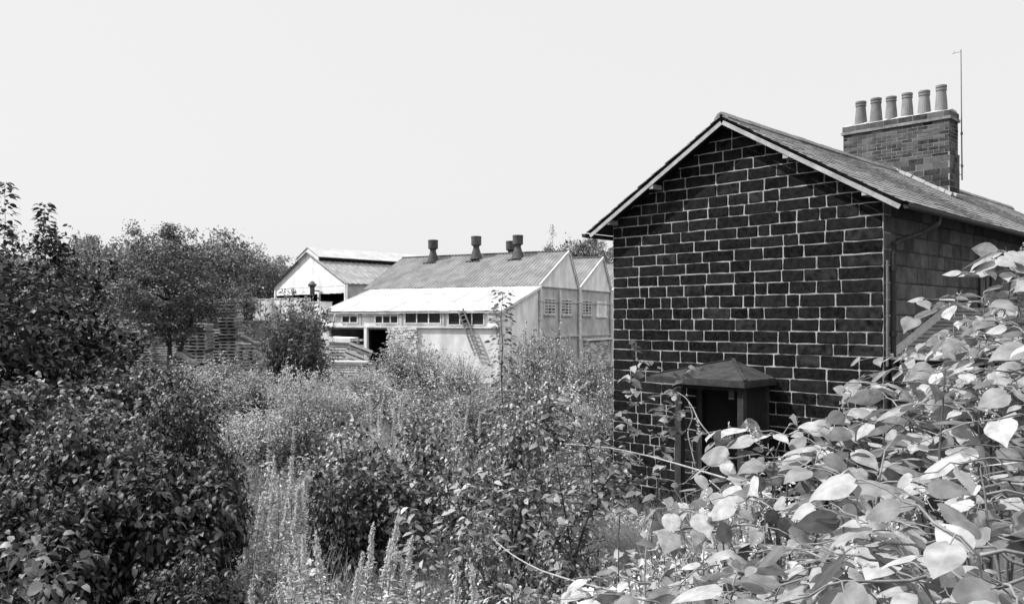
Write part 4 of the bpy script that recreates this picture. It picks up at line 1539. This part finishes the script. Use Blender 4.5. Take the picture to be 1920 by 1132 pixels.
def leader(name, label, px, d, top, foot, leafL, tiers, mat, seed, tier_w=0.35, bend=0.0, tmpl=OVATE, r0=0.016, per=7, up=0.15, group=None):
    """young upright shoot: a thin stem carrying whorls of leaves"""
    rg = np.random.default_rng(seed)
    x = at(px, d)
    gz = ground(x, d)
    H = zt(top, d) - gz
    z0 = max(0.15, zt(foot, d) - gz)
    t = thing(name, label, 'sapling', (x, d, gz), 0, group)
    zz = np.linspace(0, H, 9)
    path = np.stack([bend * (zz / H) ** 2 + 0.02 * np.sin(zz * 5 + seed), 0.03 * np.cos(zz * 4), zz], 1)
    P, D, Nn, L = [], [], [], []
    for i in range(tiers):
        u = i / (tiers - 1)
        z = z0 + (H - z0) * u
        c = np.array([np.interp(z, zz, path[:, 0]), np.interp(z, zz, path[:, 1]), z])
        a0 = rg.uniform(0, 6.28)
        for k in range(per):
            a = a0 + 2 * np.pi * k / per + rg.uniform(-.4, .4)
            rad = np.array([np.cos(a), np.sin(a), rg.uniform(-.1, .35)])
            w = tier_w * (1 - 0.55 * u) * rg.uniform(0.3, 1.0)
            p = c + rad * w
            P.append(p); D.append(rad + np.array([0, 0, -0.35])); Nn.append(np.array([0, 0, 1.0]) + rg.normal(size=3) * 0.3)
            L.append(leafL * rg.uniform(0.65, 1.2))
    L = np.array(L)
    child('foliage', leaf_mesh('foliage', np.array(P), np.array(D), np.array(Nn), L, L * 0.66, tmpl, mat, smooth=True), t)
    child('stem', tubes('stem', path[None], np.array([r0]), r0 * 0.3, 6, M['bark']), t)
    return t


leader('sycamore_sapling', 'leafy leader rising against the sky near the far left trees', 85, 21, 384, 470, 0.2, 12, M['L_dark'], 1, 0.3)
leader('sycamore_sapling', 'highest leafy leader at the extreme left edge of the sky', 8, 19, 343, 470, 0.2, 14, M['L_dark'], 2, 0.28)
leader('ash_sapling', 'tall thin sapling with tiered leaves in front of the white lean-to wall', 941, 18, 548, 800, 0.14, 24, M['L_tree'], 3, 0.42, per=13, r0=0.02)

# --- dark mass on the left
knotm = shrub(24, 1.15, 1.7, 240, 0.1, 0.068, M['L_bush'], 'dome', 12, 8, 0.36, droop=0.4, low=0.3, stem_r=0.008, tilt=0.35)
near_b = shrub(28, 0.8, 1.3, 60, 0.13, 0.09, M['L_tree'], 'dome', 10, 4, 0.35, droop=0.35, low=0.05)
gk = 'dark bushes massed at the lower left'
for i, (px, top, d, sx, lab) in enumerate((
        (20, 1020, 5.6, 0.7, 'nearest bush in the bottom left corner with larger leaves'),
        (285, 866, 10.2, 0.92, 'dark mound of broad leaves with its crest across the lower left'),
        (60, 915, 9.3, 0.75, 'dark bush at the left edge under the wide leafy crest'),
        (400, 850, 11.6, 0.5, 'dark bush forming the right end of the dark mass beside the pale weeds'),
        (350, 1060, 8.0, 0.5, 'dark bush in deep shade at the foot of the broad-leaved mound'),
        (165, 775, 14.0, 1.0, 'dark bush in the middle of the mass above the wide crest'),
        (350, 770, 15.0, 0.7, 'dark bush whose right flank meets the pale shrubs'),
        (20, 720, 15.5, 1.3, 'dark bush at the left edge below the sycamore'),
        (245, 712, 18.5, 1.25, 'bush with pale lit top below the timber stacks'),
        (130, 675, 21.0, 1.2, 'bush with lit top at the foot of the sycamore'),
        (330, 735, 17.0, 0.75, 'bush on the slope just below the logs'),
        (300, 690, 26.0, 1.1, 'bush growing directly in front of the board stacks'),
        (190, 655, 30.0, 1.3, 'bush below the long board stack at the far side of the mass'),
        (60, 620, 27.0, 1.5, 'bush behind the sycamore foot at the left edge'))):
    plant('knotweed_bush', lab, 'bush', px, d, near_b if i == 0 else knotm if i in (5, 7, 8, 9, 10, 11, 12) else knot[i % 3], FS, top, 1.75, group=gk, sxy=sx)

# --- middle ground
plant('willow_bush', 'tall dark upright willow bush in front of the white crates', 'bush', 556, 40, willow, FS, 570, 4.25, rot=0.4, sxy=1.0)
gm = 'pale fine-leaved shrubs across the middle'
for i, (px, top, d, sx, proto, lab) in enumerate((
        (410, 676, 37, 1.5, 'm', 'hazy fine-leaved shrub below the pallet stacks'),
        (350, 690, 34, 1.2, 'm', 'hazy shrub just below the sloping logs'),
        (475, 700, 33, 1.2, 'm', 'hazy shrub left of the foot of the willow bush'),
        (545, 692, 27, 0.72, 'l', 'pale shrub of upright wands against the dark willow foot'),
        (600, 700, 28, 0.7, 'l', 'pale upright wands at the right foot of the willow bush'),
        (480, 770, 23, 0.9, 'l', 'pale upright shrub left of the dark bramble'),
        (560, 745, 24, 0.9, 'm', 'grey shrub above the bramble clump, below the pale wands'),
        (690, 690, 42, 1.1, 'l', 'pale shrub in front of the leaning pallet'),
        (745, 642, 47, 1.3, 'm', 'fine-leaved shrub under the whitewashed brick infill'),
        (800, 655, 42, 1.3, 'm', 'broad hazy shrub below the pale rendered wall'),
        (860, 665, 40, 1.2, 'l', 'pale shrub at the foot of the ladder'),
        (700, 720, 30, 1.3, 'm', 'shrub in the middle behind the two bramble tops'),
        (800, 720, 28, 1.2, 'm', 'shrub in the middle left of the tiered sapling'),
        (880, 735, 25, 1.0, 'm', 'shrub standing behind the stem of the tiered sapling'),
        (640, 735, 29, 1.0, 'l', 'pale shrub above the left bramble top'),
        (1000, 626, 33, 1.0, 'm', 'tall shrub in front of the factory gable windows'),
        (1045, 640, 31, 0.9, 'm', 'shrub against the lower factory gable wall'),
        (1105, 668, 28, 0.9, 'm', 'hazy shrub close to the cottage corner'),
        (1125, 735, 24, 0.8, 'm', 'lower shrub pressed against the cottage corner'),
        (1060, 730, 22, 0.9, 'l', 'pale shrub left of the cottage corner'),
        (960, 690, 26, 0.8, 'm', 'shrub between the tiered sapling and the tall gable shrub'),
        (1090, 830, 17, 0.7, 'm', 'shrub at the foot of the cottage corner'))):
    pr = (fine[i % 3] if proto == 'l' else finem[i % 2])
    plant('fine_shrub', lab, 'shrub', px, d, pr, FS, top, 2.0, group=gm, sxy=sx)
gb = 'bramble and elder clumps in the middle'
for i, (px, top, d, sx, proto, lab) in enumerate((
        (650, 790, 15.5, 0.95, bram[0], 'bramble top with lit leaves left of the middle'),
        (800, 790, 16.0, 0.9, bram[1], 'bramble top with lit leaves right of the other bramble top'),
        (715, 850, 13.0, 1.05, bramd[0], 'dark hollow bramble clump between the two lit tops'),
        (885, 830, 14.0, 0.75, bram[0], 'bramble clump under the tiered sapling'),
        (960, 775, 15.0, 0.85, bram[1], 'leafy clump between the sapling stem and the cottage corner'),
        (1010, 720, 19.0, 1.2, bram[0], 'leafy clump rising behind the cottage-side shrubs'),
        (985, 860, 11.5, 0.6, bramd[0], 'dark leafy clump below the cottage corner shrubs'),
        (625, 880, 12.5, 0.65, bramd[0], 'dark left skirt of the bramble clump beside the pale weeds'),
        (1060, 920, 10.5, 0.55, bram[1], 'leafy clump left of the cottage base'),
        (900, 970, 9.5, 0.5, bram[0], 'low leafy clump in the weeds at the lower centre'))):
    plant('bramble_bush', lab, 'bush', px, d, proto, FS, top, 1.55, group=gb, sxy=sx)

# --- willowherb spikes
def spike_mesh(seed):
    rg = np.random.default_rng(seed)
    n = 100
    z = rg.uniform(0.1, 1.0, n)
    a = rg.uniform(0, 6.28, n)
    rad = np.stack([np.cos(a), np.sin(a), np.full(n, 0.25)], 1)
    P = np.stack([0 * z, 0 * z, z], 1)
    lm = leaf_mesh('foliage', P, rad, np.array([0, 0, 1.0]) + rg.normal(size=(n, 3)) * 0.3, rg.uniform(.07, .12, n), 0.022, KITE, M['L_light'])
    n = 260
    z = np.linspace(0.92, 1.26, n)
    a = rg.uniform(0, 6.28, n)
    w = (1.33 - z) * 0.16 * rg.random(n)
    P = np.stack([np.cos(a) * w, np.sin(a) * w, z], 1)
    fm = leaf_mesh('seed_head', P, rand_unit(n, rg), rand_unit(n, rg), rg.uniform(.025, .05, n), 0.022, KITE, M['flower'])
    sm = tubes('stem', np.array([[[0, 0, 0], [.01, 0, .5], [0, .01, 1.0], [0, 0, 1.25]]], float), np.array([0.008]), 0.003, 4, M['stem'])
    return lm, fm, sm


spk = [spike_mesh(81 + i) for i in range(3)]
glab = {
    'near': ('pale seeding willowherb spike in the weed patch at the lower centre', 'willowherb spikes in the lower centre'),
    'mid': ('pale willowherb spike in the strip between the dark mass and the bramble', 'willowherb spikes beside the bramble'),
    'far': ('thin willowherb spike standing behind the bramble tops', 'willowherb spikes behind the bramble')}
spots = []
for px, top in ((575, 1010), (612, 968), (622, 1000), (655, 1040), (668, 985), (700, 950), (686, 1005), (735, 1005), (590, 1050), (640, 1065), (555, 1075), (715, 1060), (790, 1030), (850, 1050), (520, 1060), (760, 1075), (905, 1060), (480, 1090)):
    spots.append((px, top, 'near', rnd.uniform(7.6, 9.5)))
for px, top in ((488, 950), (505, 905), (520, 880), (540, 900), (560, 885), (470, 985), (530, 960), (450, 1010), (500, 860), (545, 860), (575, 900), (460, 925)):
    spots.append((px, top, 'mid', rnd.uniform(10, 12.5)))
for px, top in ((695, 745), (706, 738), (717, 742), (728, 750), (738, 740), (700, 765), (720, 762), (868, 770), (880, 775), (893, 772), (500, 790), (545, 800), (860, 765), (745, 752)):
    spots.append((px, top, 'far', rnd.uniform(19, 22)))
for i, (px, top, g, d) in enumerate(spots):
    gz = ground(at(px, d), d)
    want = max(0.7, zt(top, d) - gz)
    s = want / 1.27
    want_w = min(1.0, s) * (0.8 if g == 'near' else 0.85)
    t = thing('willowherb_plant', glab[g][0], 'wild flower', (at(px, d), d, gz), rnd.uniform(0, 6), glab[g][1], (want_w, want_w, s))
    t.rotation_euler = (rnd.uniform(-.16, .16), rnd.uniform(-.16, .16), rnd.uniform(0, 6))
    for nm_, me in zip(('foliage', 'seed_head', 'stem'), spk[i % 3]):
        child(nm_, me, t)

# --- saplings in front of the gable
def spray(name, label, px_base, d, pts_px, leafL, mat, seed, r0=0.012, side=3, bark='bark', dens=0.05, lw=0.66, tmpl=OVATE, depth_step=0.0, cat='sapling', group=None):
    """stem(s) through given picture points at depth d (bent in depth), with alternate leaves and short side twigs"""
    rg = np.random.default_rng(seed)
    x0 = at(px_base, d)
    t = thing(name, label, cat, (x0, d, ground(x0, d)), 0, group)
    o = np.array([x0, d, ground(x0, d)])
    P, D, paths = [], [], []
    for si, line in enumerate(pts_px):
        pp = []
        for i, (px, py) in enumerate(line):
            dd = d + depth_step * i + 0.12 * math.sin(i * 1.9 + si * 2 + seed)
            pp.append(np.array([at(px, dd), dd, zt(py, dd)]) - o)
        if si == 0:
            pp = [np.zeros(3)] + pp
        pp = np.array(pp)
        seg = np.concatenate([[0], np.cumsum(np.linalg.norm(np.diff(pp, axis=0), axis=1))])
        k = 12
        ss_ = np.linspace(0, seg[-1], k)
        path = np.stack([np.interp(ss_, seg, pp[:, j]) for j in range(3)], 1)
        path[1:-1] = (path[:-2] + 2 * path[1:-1] + path[2:]) / 4
        paths.append(path)
        s0 = seg[1] if si == 0 else 0.0
        n = max(4, int((seg[-1] - s0) / dens))
        for i in range(n):
            s = s0 + (seg[-1] - s0) * (i + rg.random() * 0.6) / n
            p = np.array([np.interp(s, ss_, path[:, j]) for j in range(3)])
            tw = rg.random() < 0.45 and side
            a = rg.uniform(0, 6.28)
            rad = np.array([np.cos(a), np.sin(a) * 0.8, rg.uniform(-.1, .5)])
            if tw:
                ln = rg.uniform(0.08, 0.22)
                paths.append(np.stack([p + rad * ln * q - np.array([0, 0, .1]) * ln * q * q for q in np.linspace(0, 1, 12)]))
                for q in np.linspace(0.3, 1, side + 1):
                    P.append(p + rad * ln * q); b = rg.uniform(0, 6.28)
                    D.append(rad * 0.5 + np.array([np.cos(b), np.sin(b), -0.3]))
            else:
                P.append(p); D.append(rad + np.array([0, 0, -0.35]))
    P, D = np.array(P), np.array(D)
    n = len(P)
    L = leafL * rg.uniform(0.6, 1.2, n)
    Nn = np.array([0, 0, 1.0]) + rg.normal(size=(n, 3)) * 0.4
    child('foliage', leaf_mesh('foliage', P, D, Nn, L, L * lw, tmpl, mat, smooth=True), t)
    rr = np.array([r0 if i < len(pts_px) else r0 * 0.35 for i in range(len(paths))])
    child('stem', tubes('stem', np.array(paths), rr, r0 * 0.2, 6, M[bark]), t)
    return t


spray('apple_sapling', 'leafy shoot climbing the left edge of the gable wall', 1160, 6.8, [[(1160, 960), (1172, 860), (1178, 760), (1188, 690), (1190, 632)]], 0.10, M['L_sap'], 4, r0=0.006, dens=0.035, side=2)
spray('apple_sapling', 'leafy shoot rising in front of the porch left post', 1215, 6.2, [[(1222, 980), (1238, 880), (1262, 770), (1282, 720), (1292, 680)], [(1240, 870), (1255, 800), (1240, 740)]], 0.10, M['L_sap'], 5, r0=0.006, dens=0.04, side=2)
spray('apple_sapling', 'dark-branched sapling spreading over the weeds at the lower centre', 1060, 5.6,
      [[(1070, 1080), (1090, 1000), (1115, 930), (1150, 880), (1190, 850)], [(1075, 1060), (1060, 960), (1045, 880), (1035, 800), (1030, 750)], [(1105, 960), (1160, 930), (1210, 900)], [(1075, 1050), (1020, 980), (985, 900)], [(1110, 940), (1110, 870), (1095, 830)]], 0.075, M['L_sap'], 6, r0=0.016, dens=0.022, side=4)
spray('apple_sapling', 'small leafy shoot in the weeds below the bramble clump', 870, 6.2, [[(872, 1090), (865, 1000), (880, 930), (872, 880)], [(868, 1010), (900, 940), (915, 880)]], 0.085, M['L_mid'], 7, r0=0.007, dens=0.035, side=2)
spray('apple_sapling', 'leafy shoot left of the small shoot in the pale weeds', 775, 6.5, [[(790, 1100), (780, 1020), (772, 950), (780, 900)], [(785, 1060), (820, 1010), (835, 960)]], 0.085, M['L_mid'], 8, r0=0.007, dens=0.035, side=2)
spray('apple_sapling', 'leafy shoots standing in the weeds left of the dark-branched sapling', 960, 6.4, [[(960, 1100), (955, 1010), (965, 940), (960, 890)], [(958, 1040), (1000, 980), (1015, 930)], [(957, 1060), (920, 1010), (905, 970)]], 0.085, M['L_sap'], 9, dens=0.03, side=3)

# --- grass tuft by the cottage base
def tuft(seed, n, R0, H, mat, wdt=0.007):
    rg = np.random.default_rng(seed)
    a = rg.uniform(0, 6.28, n)
    b = np.stack([np.cos(a) * R0 * rg.random(n), np.sin(a) * R0 * rg.random(n), np.zeros(n)], 1)
    h = H * rg.uniform(0.5, 1.0, n)
    out = np.stack([np.cos(a + rg.normal(size=n) * .6), np.sin(a + rg.normal(size=n) * .6), np.zeros(n)], 1)
    tip = b + out * (h * rg.uniform(0.2, 0.8, n))[:, None] + np.array([0, 0, 1]) * h[:, None]
    ctl = b + out * (h * 0.1)[:, None] + np.array([0, 0, .75]) * h[:, None]
    return tubes('grass', bez(b, ctl, tip, np.linspace(0, 1, 5)), np.full(n, wdt * 0.5), 0.0008, 3, mat)


tf = tuft(91, 1500, 0.55, 1.25, M['grass'], 0.008)
for px, d, s, lab in ((1235, 11.5, 1.0, 'feathery grass tuft at the foot of the gable left of the porch'), (1285, 10.5, 0.9, 'feathery grass tuft in front of the porch opening'), (1190, 12.5, 0.8, 'feathery grass tuft at the cottage corner foot')):
    o = bpy.data.objects.new('grass_tuft', tf)
    C.objects.link(o)
    o.location = (at(px, d), d, ground(at(px, d), d))
    o.scale = (s, s, s)
    o.rotation_euler = (0, 0, px)
    tag(o, lab, 'grass tuft', 'grass tufts at the cottage foot')

# --- undergrowth (uncountable): low weeds and grass over the bank and field
rg = np.random.default_rng(99)


def scatter(n, y0, y1, px0, px1):
    y = np.sqrt(rg.uniform(y0 ** 2, y1 ** 2, n))
    px = rg.uniform(px0, px1, n)
    return (px - 960) / F * y, y


Ps, Ls = [], []
paths = []
for (n, y0, y1, p0, p1, hgt, k, ll) in ((2300, 4.4, 9.5, 400, 1500, 0.75, 26, 0.06), (3300, 9, 16, 415, 1320, 0.85, 24, 0.07), (3600, 16, 50, 380, 1180, 0.8, 16, 0.1)):
    x, y = scatter(n, y0, y1, p0, p1)
    z = np.array([ground(a, b) for a, b in zip(x, y)])
    h = hgt * rg.uniform(0.4, 1.25, n) * (0.75 + 0.45 * np.sin(x * 1.7 + 0.6 * y) * np.cos(y * 1.1 - x * .4))
    ppx = 960 + x / y * F
    h = h * np.where((ppx > 570) & (ppx < 1000) & (y > 10.5) & (y < 17.5), 0.45, 1.0)
    lean = rg.normal(size=(n, 2)) * 0.12
    u = rg.uniform(0.12, 1, (n, k))
    px_ = x[:, None] + lean[:, :1] * u + rg.normal(size=(n, k)) * 0.05
    py_ = y[:, None] + lean[:, 1:] * u + rg.normal(size=(n, k)) * 0.05
    pz_ = z[:, None] + h[:, None] * u
    Ps.append(np.stack([px_, py_, pz_], -1).reshape(-1, 3))
    Ls.append(np.repeat(ll * rg.uniform(0.6, 1.4, n), k) * rg.uniform(0.6, 1.2, n * k))
    paths.append(np.stack([np.stack([x, y, z], 1), np.stack([x + lean[:, 0] * .5, y + lean[:, 1] * .5, z + h * .5], 1), np.stack([x + lean[:, 0], y + lean[:, 1], z + h], 1)], 1))
P = np.concatenate(Ps)
L = np.concatenate(Ls)
n = len(P)
D = rand_unit(n, rg)
D[:, 2] = D[:, 2] * 0.5
Nn = np.array([0, 0, 1.0]) + rg.normal(size=(n, 3)) * 0.55
patch = np.sin(P[:, 0] * 2.3 + 1.1 * np.sin(P[:, 1] * 1.3)) + np.cos(P[:, 1] * 1.9 - P[:, 0] * 0.8) + rg.normal(size=n) * 0.35
for sel, ws, fl, mt in ((patch > 0.75, 0.7, 1.45, 'L_mid'), ((patch <= 0.75) & (patch > -0.6), 0.5, 1.0, 'L_light'), (patch <= -0.6, 0.28, 1.25, 'L_pale')):
    me = leaf_mesh('undergrowth', P[sel], D[sel], Nn[sel], L[sel] * fl, L[sel] * fl * ws * rg.uniform(0.7, 1.2, sel.sum()), OVATE if mt == 'L_mid' else KITE, M[mt])
    tag(child('undergrowth', me, None), kind='stuff')
me = tubes('weed_stalks', np.concatenate(paths), np.full(sum(len(p) for p in paths), 0.005), 0.002, 3, M['stem'])
tag(child('weed_stalks', me, None), kind='stuff')
n = 16000
x, y = scatter(n, 4.4, 18, 380, 1450)
z = np.array([ground(a, b) for a, b in zip(x, y)])
b = np.stack([x, y, z], 1)
h = rg.uniform(0.25, 0.75, n)
a = rg.uniform(0, 6.28, n)
tip = b + np.stack([np.cos(a) * h * .45, np.sin(a) * h * .45, h], 1)
ctl = b + np.stack([np.cos(a) * h * .08, np.sin(a) * h * .08, h * .7], 1)
me = tubes('grass', bez(b, ctl, tip, np.linspace(0, 1, 4)), np.full(n, 0.0045), 0.001, 3, M['grass'])
tag(child('grass', me, None), kind='stuff')

n = 9000
x, y = scatter(n, 9, 36, 430, 1150)
z = np.array([ground(a, b) for a, b in zip(x, y)])
b = np.stack([x, y, z], 1)
h = rg.uniform(0.7, 1.35, n) * (0.7 + 0.4 * np.sin(x * 1.1 + y * 0.5))
a = rg.uniform(0, 6.28, n)
tip = b + np.stack([np.cos(a) * h * .22, np.sin(a) * h * .22, h], 1)
ctl = b + np.stack([np.cos(a) * h * .03, np.sin(a) * h * .03, h * .7], 1)
me = tubes('tall_grass', bez(b, ctl, tip, np.linspace(0, 1, 4)), np.full(n, 0.006), 0.0015, 3, M['drygrass'])
tag(child('tall_grass', me, None), kind='stuff')

# --- dead stems
def dead_stem(label, line, d0, d1, rad, mat='drystem', name='dead_stem'):
    mb = MB()
    pts = []
    n = len(line)
    for i, (px, py) in enumerate(line):
        d = d0 + (d1 - d0) * i / (n - 1)
        pts.append(Vector((at(px, d), d, zt(py, d))))
    fin = []
    for i in range(n - 1):
        for k in range(3):
            fin.append(pts[i].lerp(pts[i + 1], k / 3))
    fin.append(pts[-1])
    sm = [fin[0]] + [(fin[i - 1] + fin[i] * 2 + fin[i + 1]) / 4 for i in range(1, len(fin) - 1)] + [fin[-1]]
    mb.tube(sm, [rad * (1 - 0.6 * i / len(sm)) for i in range(len(sm))], 6)
    return tag(mb.build(name, M[mat], smooth=True), label, 'stem')


dead_stem('long bleached stem arching from the big leaves across the foot of the gable', [(1560, 985), (1470, 945), (1390, 905), (1300, 878), (1220, 855), (1140, 838), (1060, 832)], 3.6, 6.2, 0.0085)
dead_stem('bleached stem lying in the weeds at the bottom centre', [(1170, 1112), (1080, 1090), (1010, 1068), (960, 1040), (925, 1010)], 4.2, 5.2, 0.007)
dead_stem('upright pale dry stalk at the bottom right of centre', [(1210, 1140), (1208, 1080), (1212, 1020), (1222, 975)], 4.4, 4.5, 0.007)
dead_stem('bare twig crossing the porch opening', [(1335, 820), (1310, 790), (1300, 765), (1286, 745), (1270, 735)], 5.2, 5.6, 0.0045)
dead_stem('pale bent twig beside the porch left post', [(1305, 880), (1296, 840), (1288, 810), (1300, 780), (1290, 750)], 5.5, 5.6, 0.0045)
dead_stem('dark twig rising out of the large leaves towards the side wall', [(1772, 980), (1760, 860), (1768, 760), (1772, 690)], 2.6, 2.8, 0.005, 'bark')
dead_stem('long thin dark twig sagging across the big leaves', [(1920, 752), (1860, 745), (1790, 725), (1700, 715), (1590, 718)], 2.5, 2.9, 0.003, 'bark')
dead_stem('bleached stem slanting through the lower leaves', [(1490, 1015), (1430, 980), (1370, 935), (1330, 900)], 3.2, 3.6, 0.006)

# --- large-leaved knotweed on the right
def knotweed(label, x, y, canes, seed, leafL=0.115, nb=4, dens=1.0, group='large-leaved knotweed plants on the right'):
    """canes: list of tip points (px, py, depth); leaves alternate along arching canes and their side branches"""
    rg = np.random.default_rng(seed)
    gz = ground(x, y)
    t = thing('knotweed_plant', label, 'knotweed', (x, y, gz), 0, group)
    o = np.array([x, y, gz])
    P, D, L, paths, RP = [], [], [], [], []

    def along(path, s0, step, out_bias):
        seg = np.concatenate([[0], np.cumsum(np.linalg.norm(np.diff(path, axis=0), axis=1))])
        s = seg[-1] * s0
        side = 1
        tan_all = np.gradient(path, axis=0)
        while s < seg[-1]:
            p = np.array([np.interp(s, seg, path[:, j]) for j in range(3)])
            tg = np.array([np.interp(s, seg, tan_all[:, j]) for j in range(3)])
            tg /= np.linalg.norm(tg) + 1e-9
            lat = np.cross(tg, [0, 0, 1.0])
            lat = lat / (np.linalg.norm(lat) + 1e-6)
            ang = rg.uniform(-0.7, 0.7)
            d = lat * side * math.cos(ang) + tg * (0.45 + 0.3 * math.sin(ang)) + np.array([0, 0, rg.uniform(-0.5, 0.1)])
            d /= np.linalg.norm(d)
            pet = 0.03
            paths.append(np.stack([p + d * pet * q for q in np.linspace(0, 1, 10)]))
            RP.append(0.0016)
            P.append(p + d * pet)
            D.append(d)
            u = s / seg[-1]
            L.append(leafL * rg.uniform(0.45, 1.15) * (1.0 - 0.35 * max(0, u - 0.75) / 0.25))
            side = -side
            s += step * rg.uniform(0.75, 1.25)

    for (px, py, d) in canes:
        tip = np.array([at(px, d), d, zt(py, d)]) - o
        ctl = np.array([tip[0] * 0.15 + rg.normal() * 0.08, tip[1] * 0.15 + rg.normal() * 0.08, tip[2] * 0.95 + 0.05])
        base = np.array([rg.normal() * 0.06, rg.normal() * 0.06, 0.0])
        path = bez(base[None], ctl[None], tip[None], np.linspace(0, 1, 10))[0]
        path += rg.normal(size=path.shape) * 0.006
        paths.append(path)
        RP.append(0.007)
        along(path, 0.4, 0.075 / dens, 0)
        for k in range(nb):
            q = path[rg.integers(4, 9)]
            a = rg.uniform(0, 6.28)
            dr = np.array([math.cos(a), math.sin(a), rg.uniform(0.0, 0.5)])
            ln = rg.uniform(0.2, 0.42)
            uu = np.linspace(0, 1, 10)[:, None]
            bp = q + dr * ln * uu - np.array([0, 0, 0.35]) * ln * uu ** 2
            bp += rg.normal(size=bp.shape) * 0.004
            paths.append(bp)
            RP.append(0.0035)
            along(bp, 0.2, 0.07 / dens, 0)
    P, D, L = np.array(P), np.array(D), np.array(L)
    n = len(P)
    Nn = np.array([-0.15, -0.1, 1.0]) + rg.normal(size=(n, 3)) * 0.45
    child('foliage', leaf_mesh('foliage', P, D, Nn, L, L * rg.uniform(0.66, 0.85, n), HEART, M['L_near'], curl=rg.uniform(0.2, 2.4, n), uv=True, smooth=True), t)
    child('stem', tubes('stem', np.array(paths), np.array(RP), 0.001, 5, M['cane']), t)
    # small pale flower sprays at some leaf axils
    k = max(3, n // 16)
    idx = rg.choice(n, k, replace=False)
    for i in idx:
        fp = []
        for q in range(34):
            fp.append(P[i] + np.array([rg.normal() * 0.003, rg.normal() * 0.004, 0.002 + q * 0.0024]) + D[i] * q * 0.001)
        fp = np.array(fp)
        child('flower_spray', leaf_mesh('flower_spray', fp, rand_unit(len(fp), rg), rand_unit(len(fp), rg), 0.009, 0.006, KITE, M['flower']), t)
    return t


knotweed('knotweed plant with the leaves nearest the camera at the lower right', 0.85, 1.35, [(1640, 1020, 1.6), (1770, 990, 1.35), (1700, 1080, 1.4), (1560, 1070, 1.7), (1800, 1080, 1.35)], 1, 0.115, 3, 1.0)
knotweed('knotweed plant filling the bottom right corner of the picture', 1.15, 1.6, [(1880, 940, 1.7), (1900, 1060, 1.5), (1840, 870, 1.9), (1960, 860, 1.8)], 2, 0.105, 3, 0.95)
knotweed('knotweed plant with pale leaves at the right edge below the twig', 1.55, 2.2, [(1870, 800, 2.3), (1800, 850, 2.2), (1930, 740, 2.3), (1900, 880, 2.1)], 3, 0.1, 3, 0.95)
knotweed('knotweed plant in the middle of the leafy slope', 1.05, 2.4, [(1650, 880, 2.5), (1580, 920, 2.4), (1700, 800, 2.7), (1740, 900, 2.3)], 4, 0.105, 3, 0.95)
knotweed('knotweed plant with leaves across the porch foot', 1.1, 3.3, [(1440, 830, 3.3), (1370, 830, 3.5), (1500, 790, 3.4), (1480, 880, 3.1), (1540, 840, 3.1)], 5, nb=4)
knotweed('knotweed plant rising in front of the lower gable stones', 1.45, 3.5, [(1590, 730, 3.6), (1560, 790, 3.4), (1640, 760, 3.4), (1600, 820, 3.2)], 6, nb=3, dens=1.1)
knotweed('knotweed plant below the outhouse roof', 1.8, 3.5, [(1770, 720, 3.4), (1740, 745, 3.2), (1680, 770, 3.2), (1720, 790, 3.0), (1800, 690, 3.3)], 7, nb=5, dens=1.1)
knotweed('tallest knotweed plant with leaves up to the cottage eave', 2.1, 3.5, [(1845, 478, 3.5), (1885, 465, 3.4), (1925, 475, 3.4), (1950, 520, 3.3), (1895, 530, 3.2), (1870, 570, 3.2), (1925, 560, 3.0)], 8, nb=3, dens=0.9)
knotweed('knotweed plant at the right edge beside the tallest one', 2.0, 3.0, [(1870, 640, 3.1), (1910, 600, 3.0), (1840, 640, 3.3), (1930, 620, 2.8), (1880, 690, 2.8), (1820, 620, 3.3)], 9, 0.1, nb=5, dens=1.1)
knotweed('knotweed plant at the left end of the leafy slope', 0.8, 2.9, [(1370, 960, 3.0), (1330, 990, 2.9), (1420, 930, 3.0), (1430, 1000, 2.7)], 10, 0.1)
knotweed('knotweed plant low at the bottom edge left of the big leaves', 0.62, 2.2, [(1420, 1060, 2.4), (1350, 1050, 2.5), (1480, 1090, 2.1), (1300, 1100, 2.4), (1400, 1110, 2.1)], 11)
knotweed('knotweed plant lowest at the bottom edge farthest left', 0.45, 2.6, [(1270, 1105, 2.8), (1310, 1085, 2.8), (1350, 1120, 2.5)], 12, 0.095, 3)
knotweed('knotweed plant in the shaded heart of the leafy slope', 0.95, 2.0, [(1560, 960, 2.1), (1500, 1000, 2.1), (1620, 1000, 1.9), (1540, 1050, 1.9), (1580, 900, 2.2)], 13, 0.1, 3, 0.9)
knotweed('knotweed plant between the pale right edge and the outhouse', 1.7, 2.9, [(1760, 760, 2.8), (1820, 720, 2.8), (1700, 830, 2.6), (1870, 720, 2.6)], 14, 0.1, 3, 0.95)
knotweed('knotweed plant with small pale leaves below the side window', 2.15, 4.0, [(1805, 545, 4.2), (1840, 640, 3.8), (1870, 600, 3.9), (1790, 660, 3.8), (1760, 690, 4.0), (1820, 600, 4.0)], 15, 0.1, nb=4)
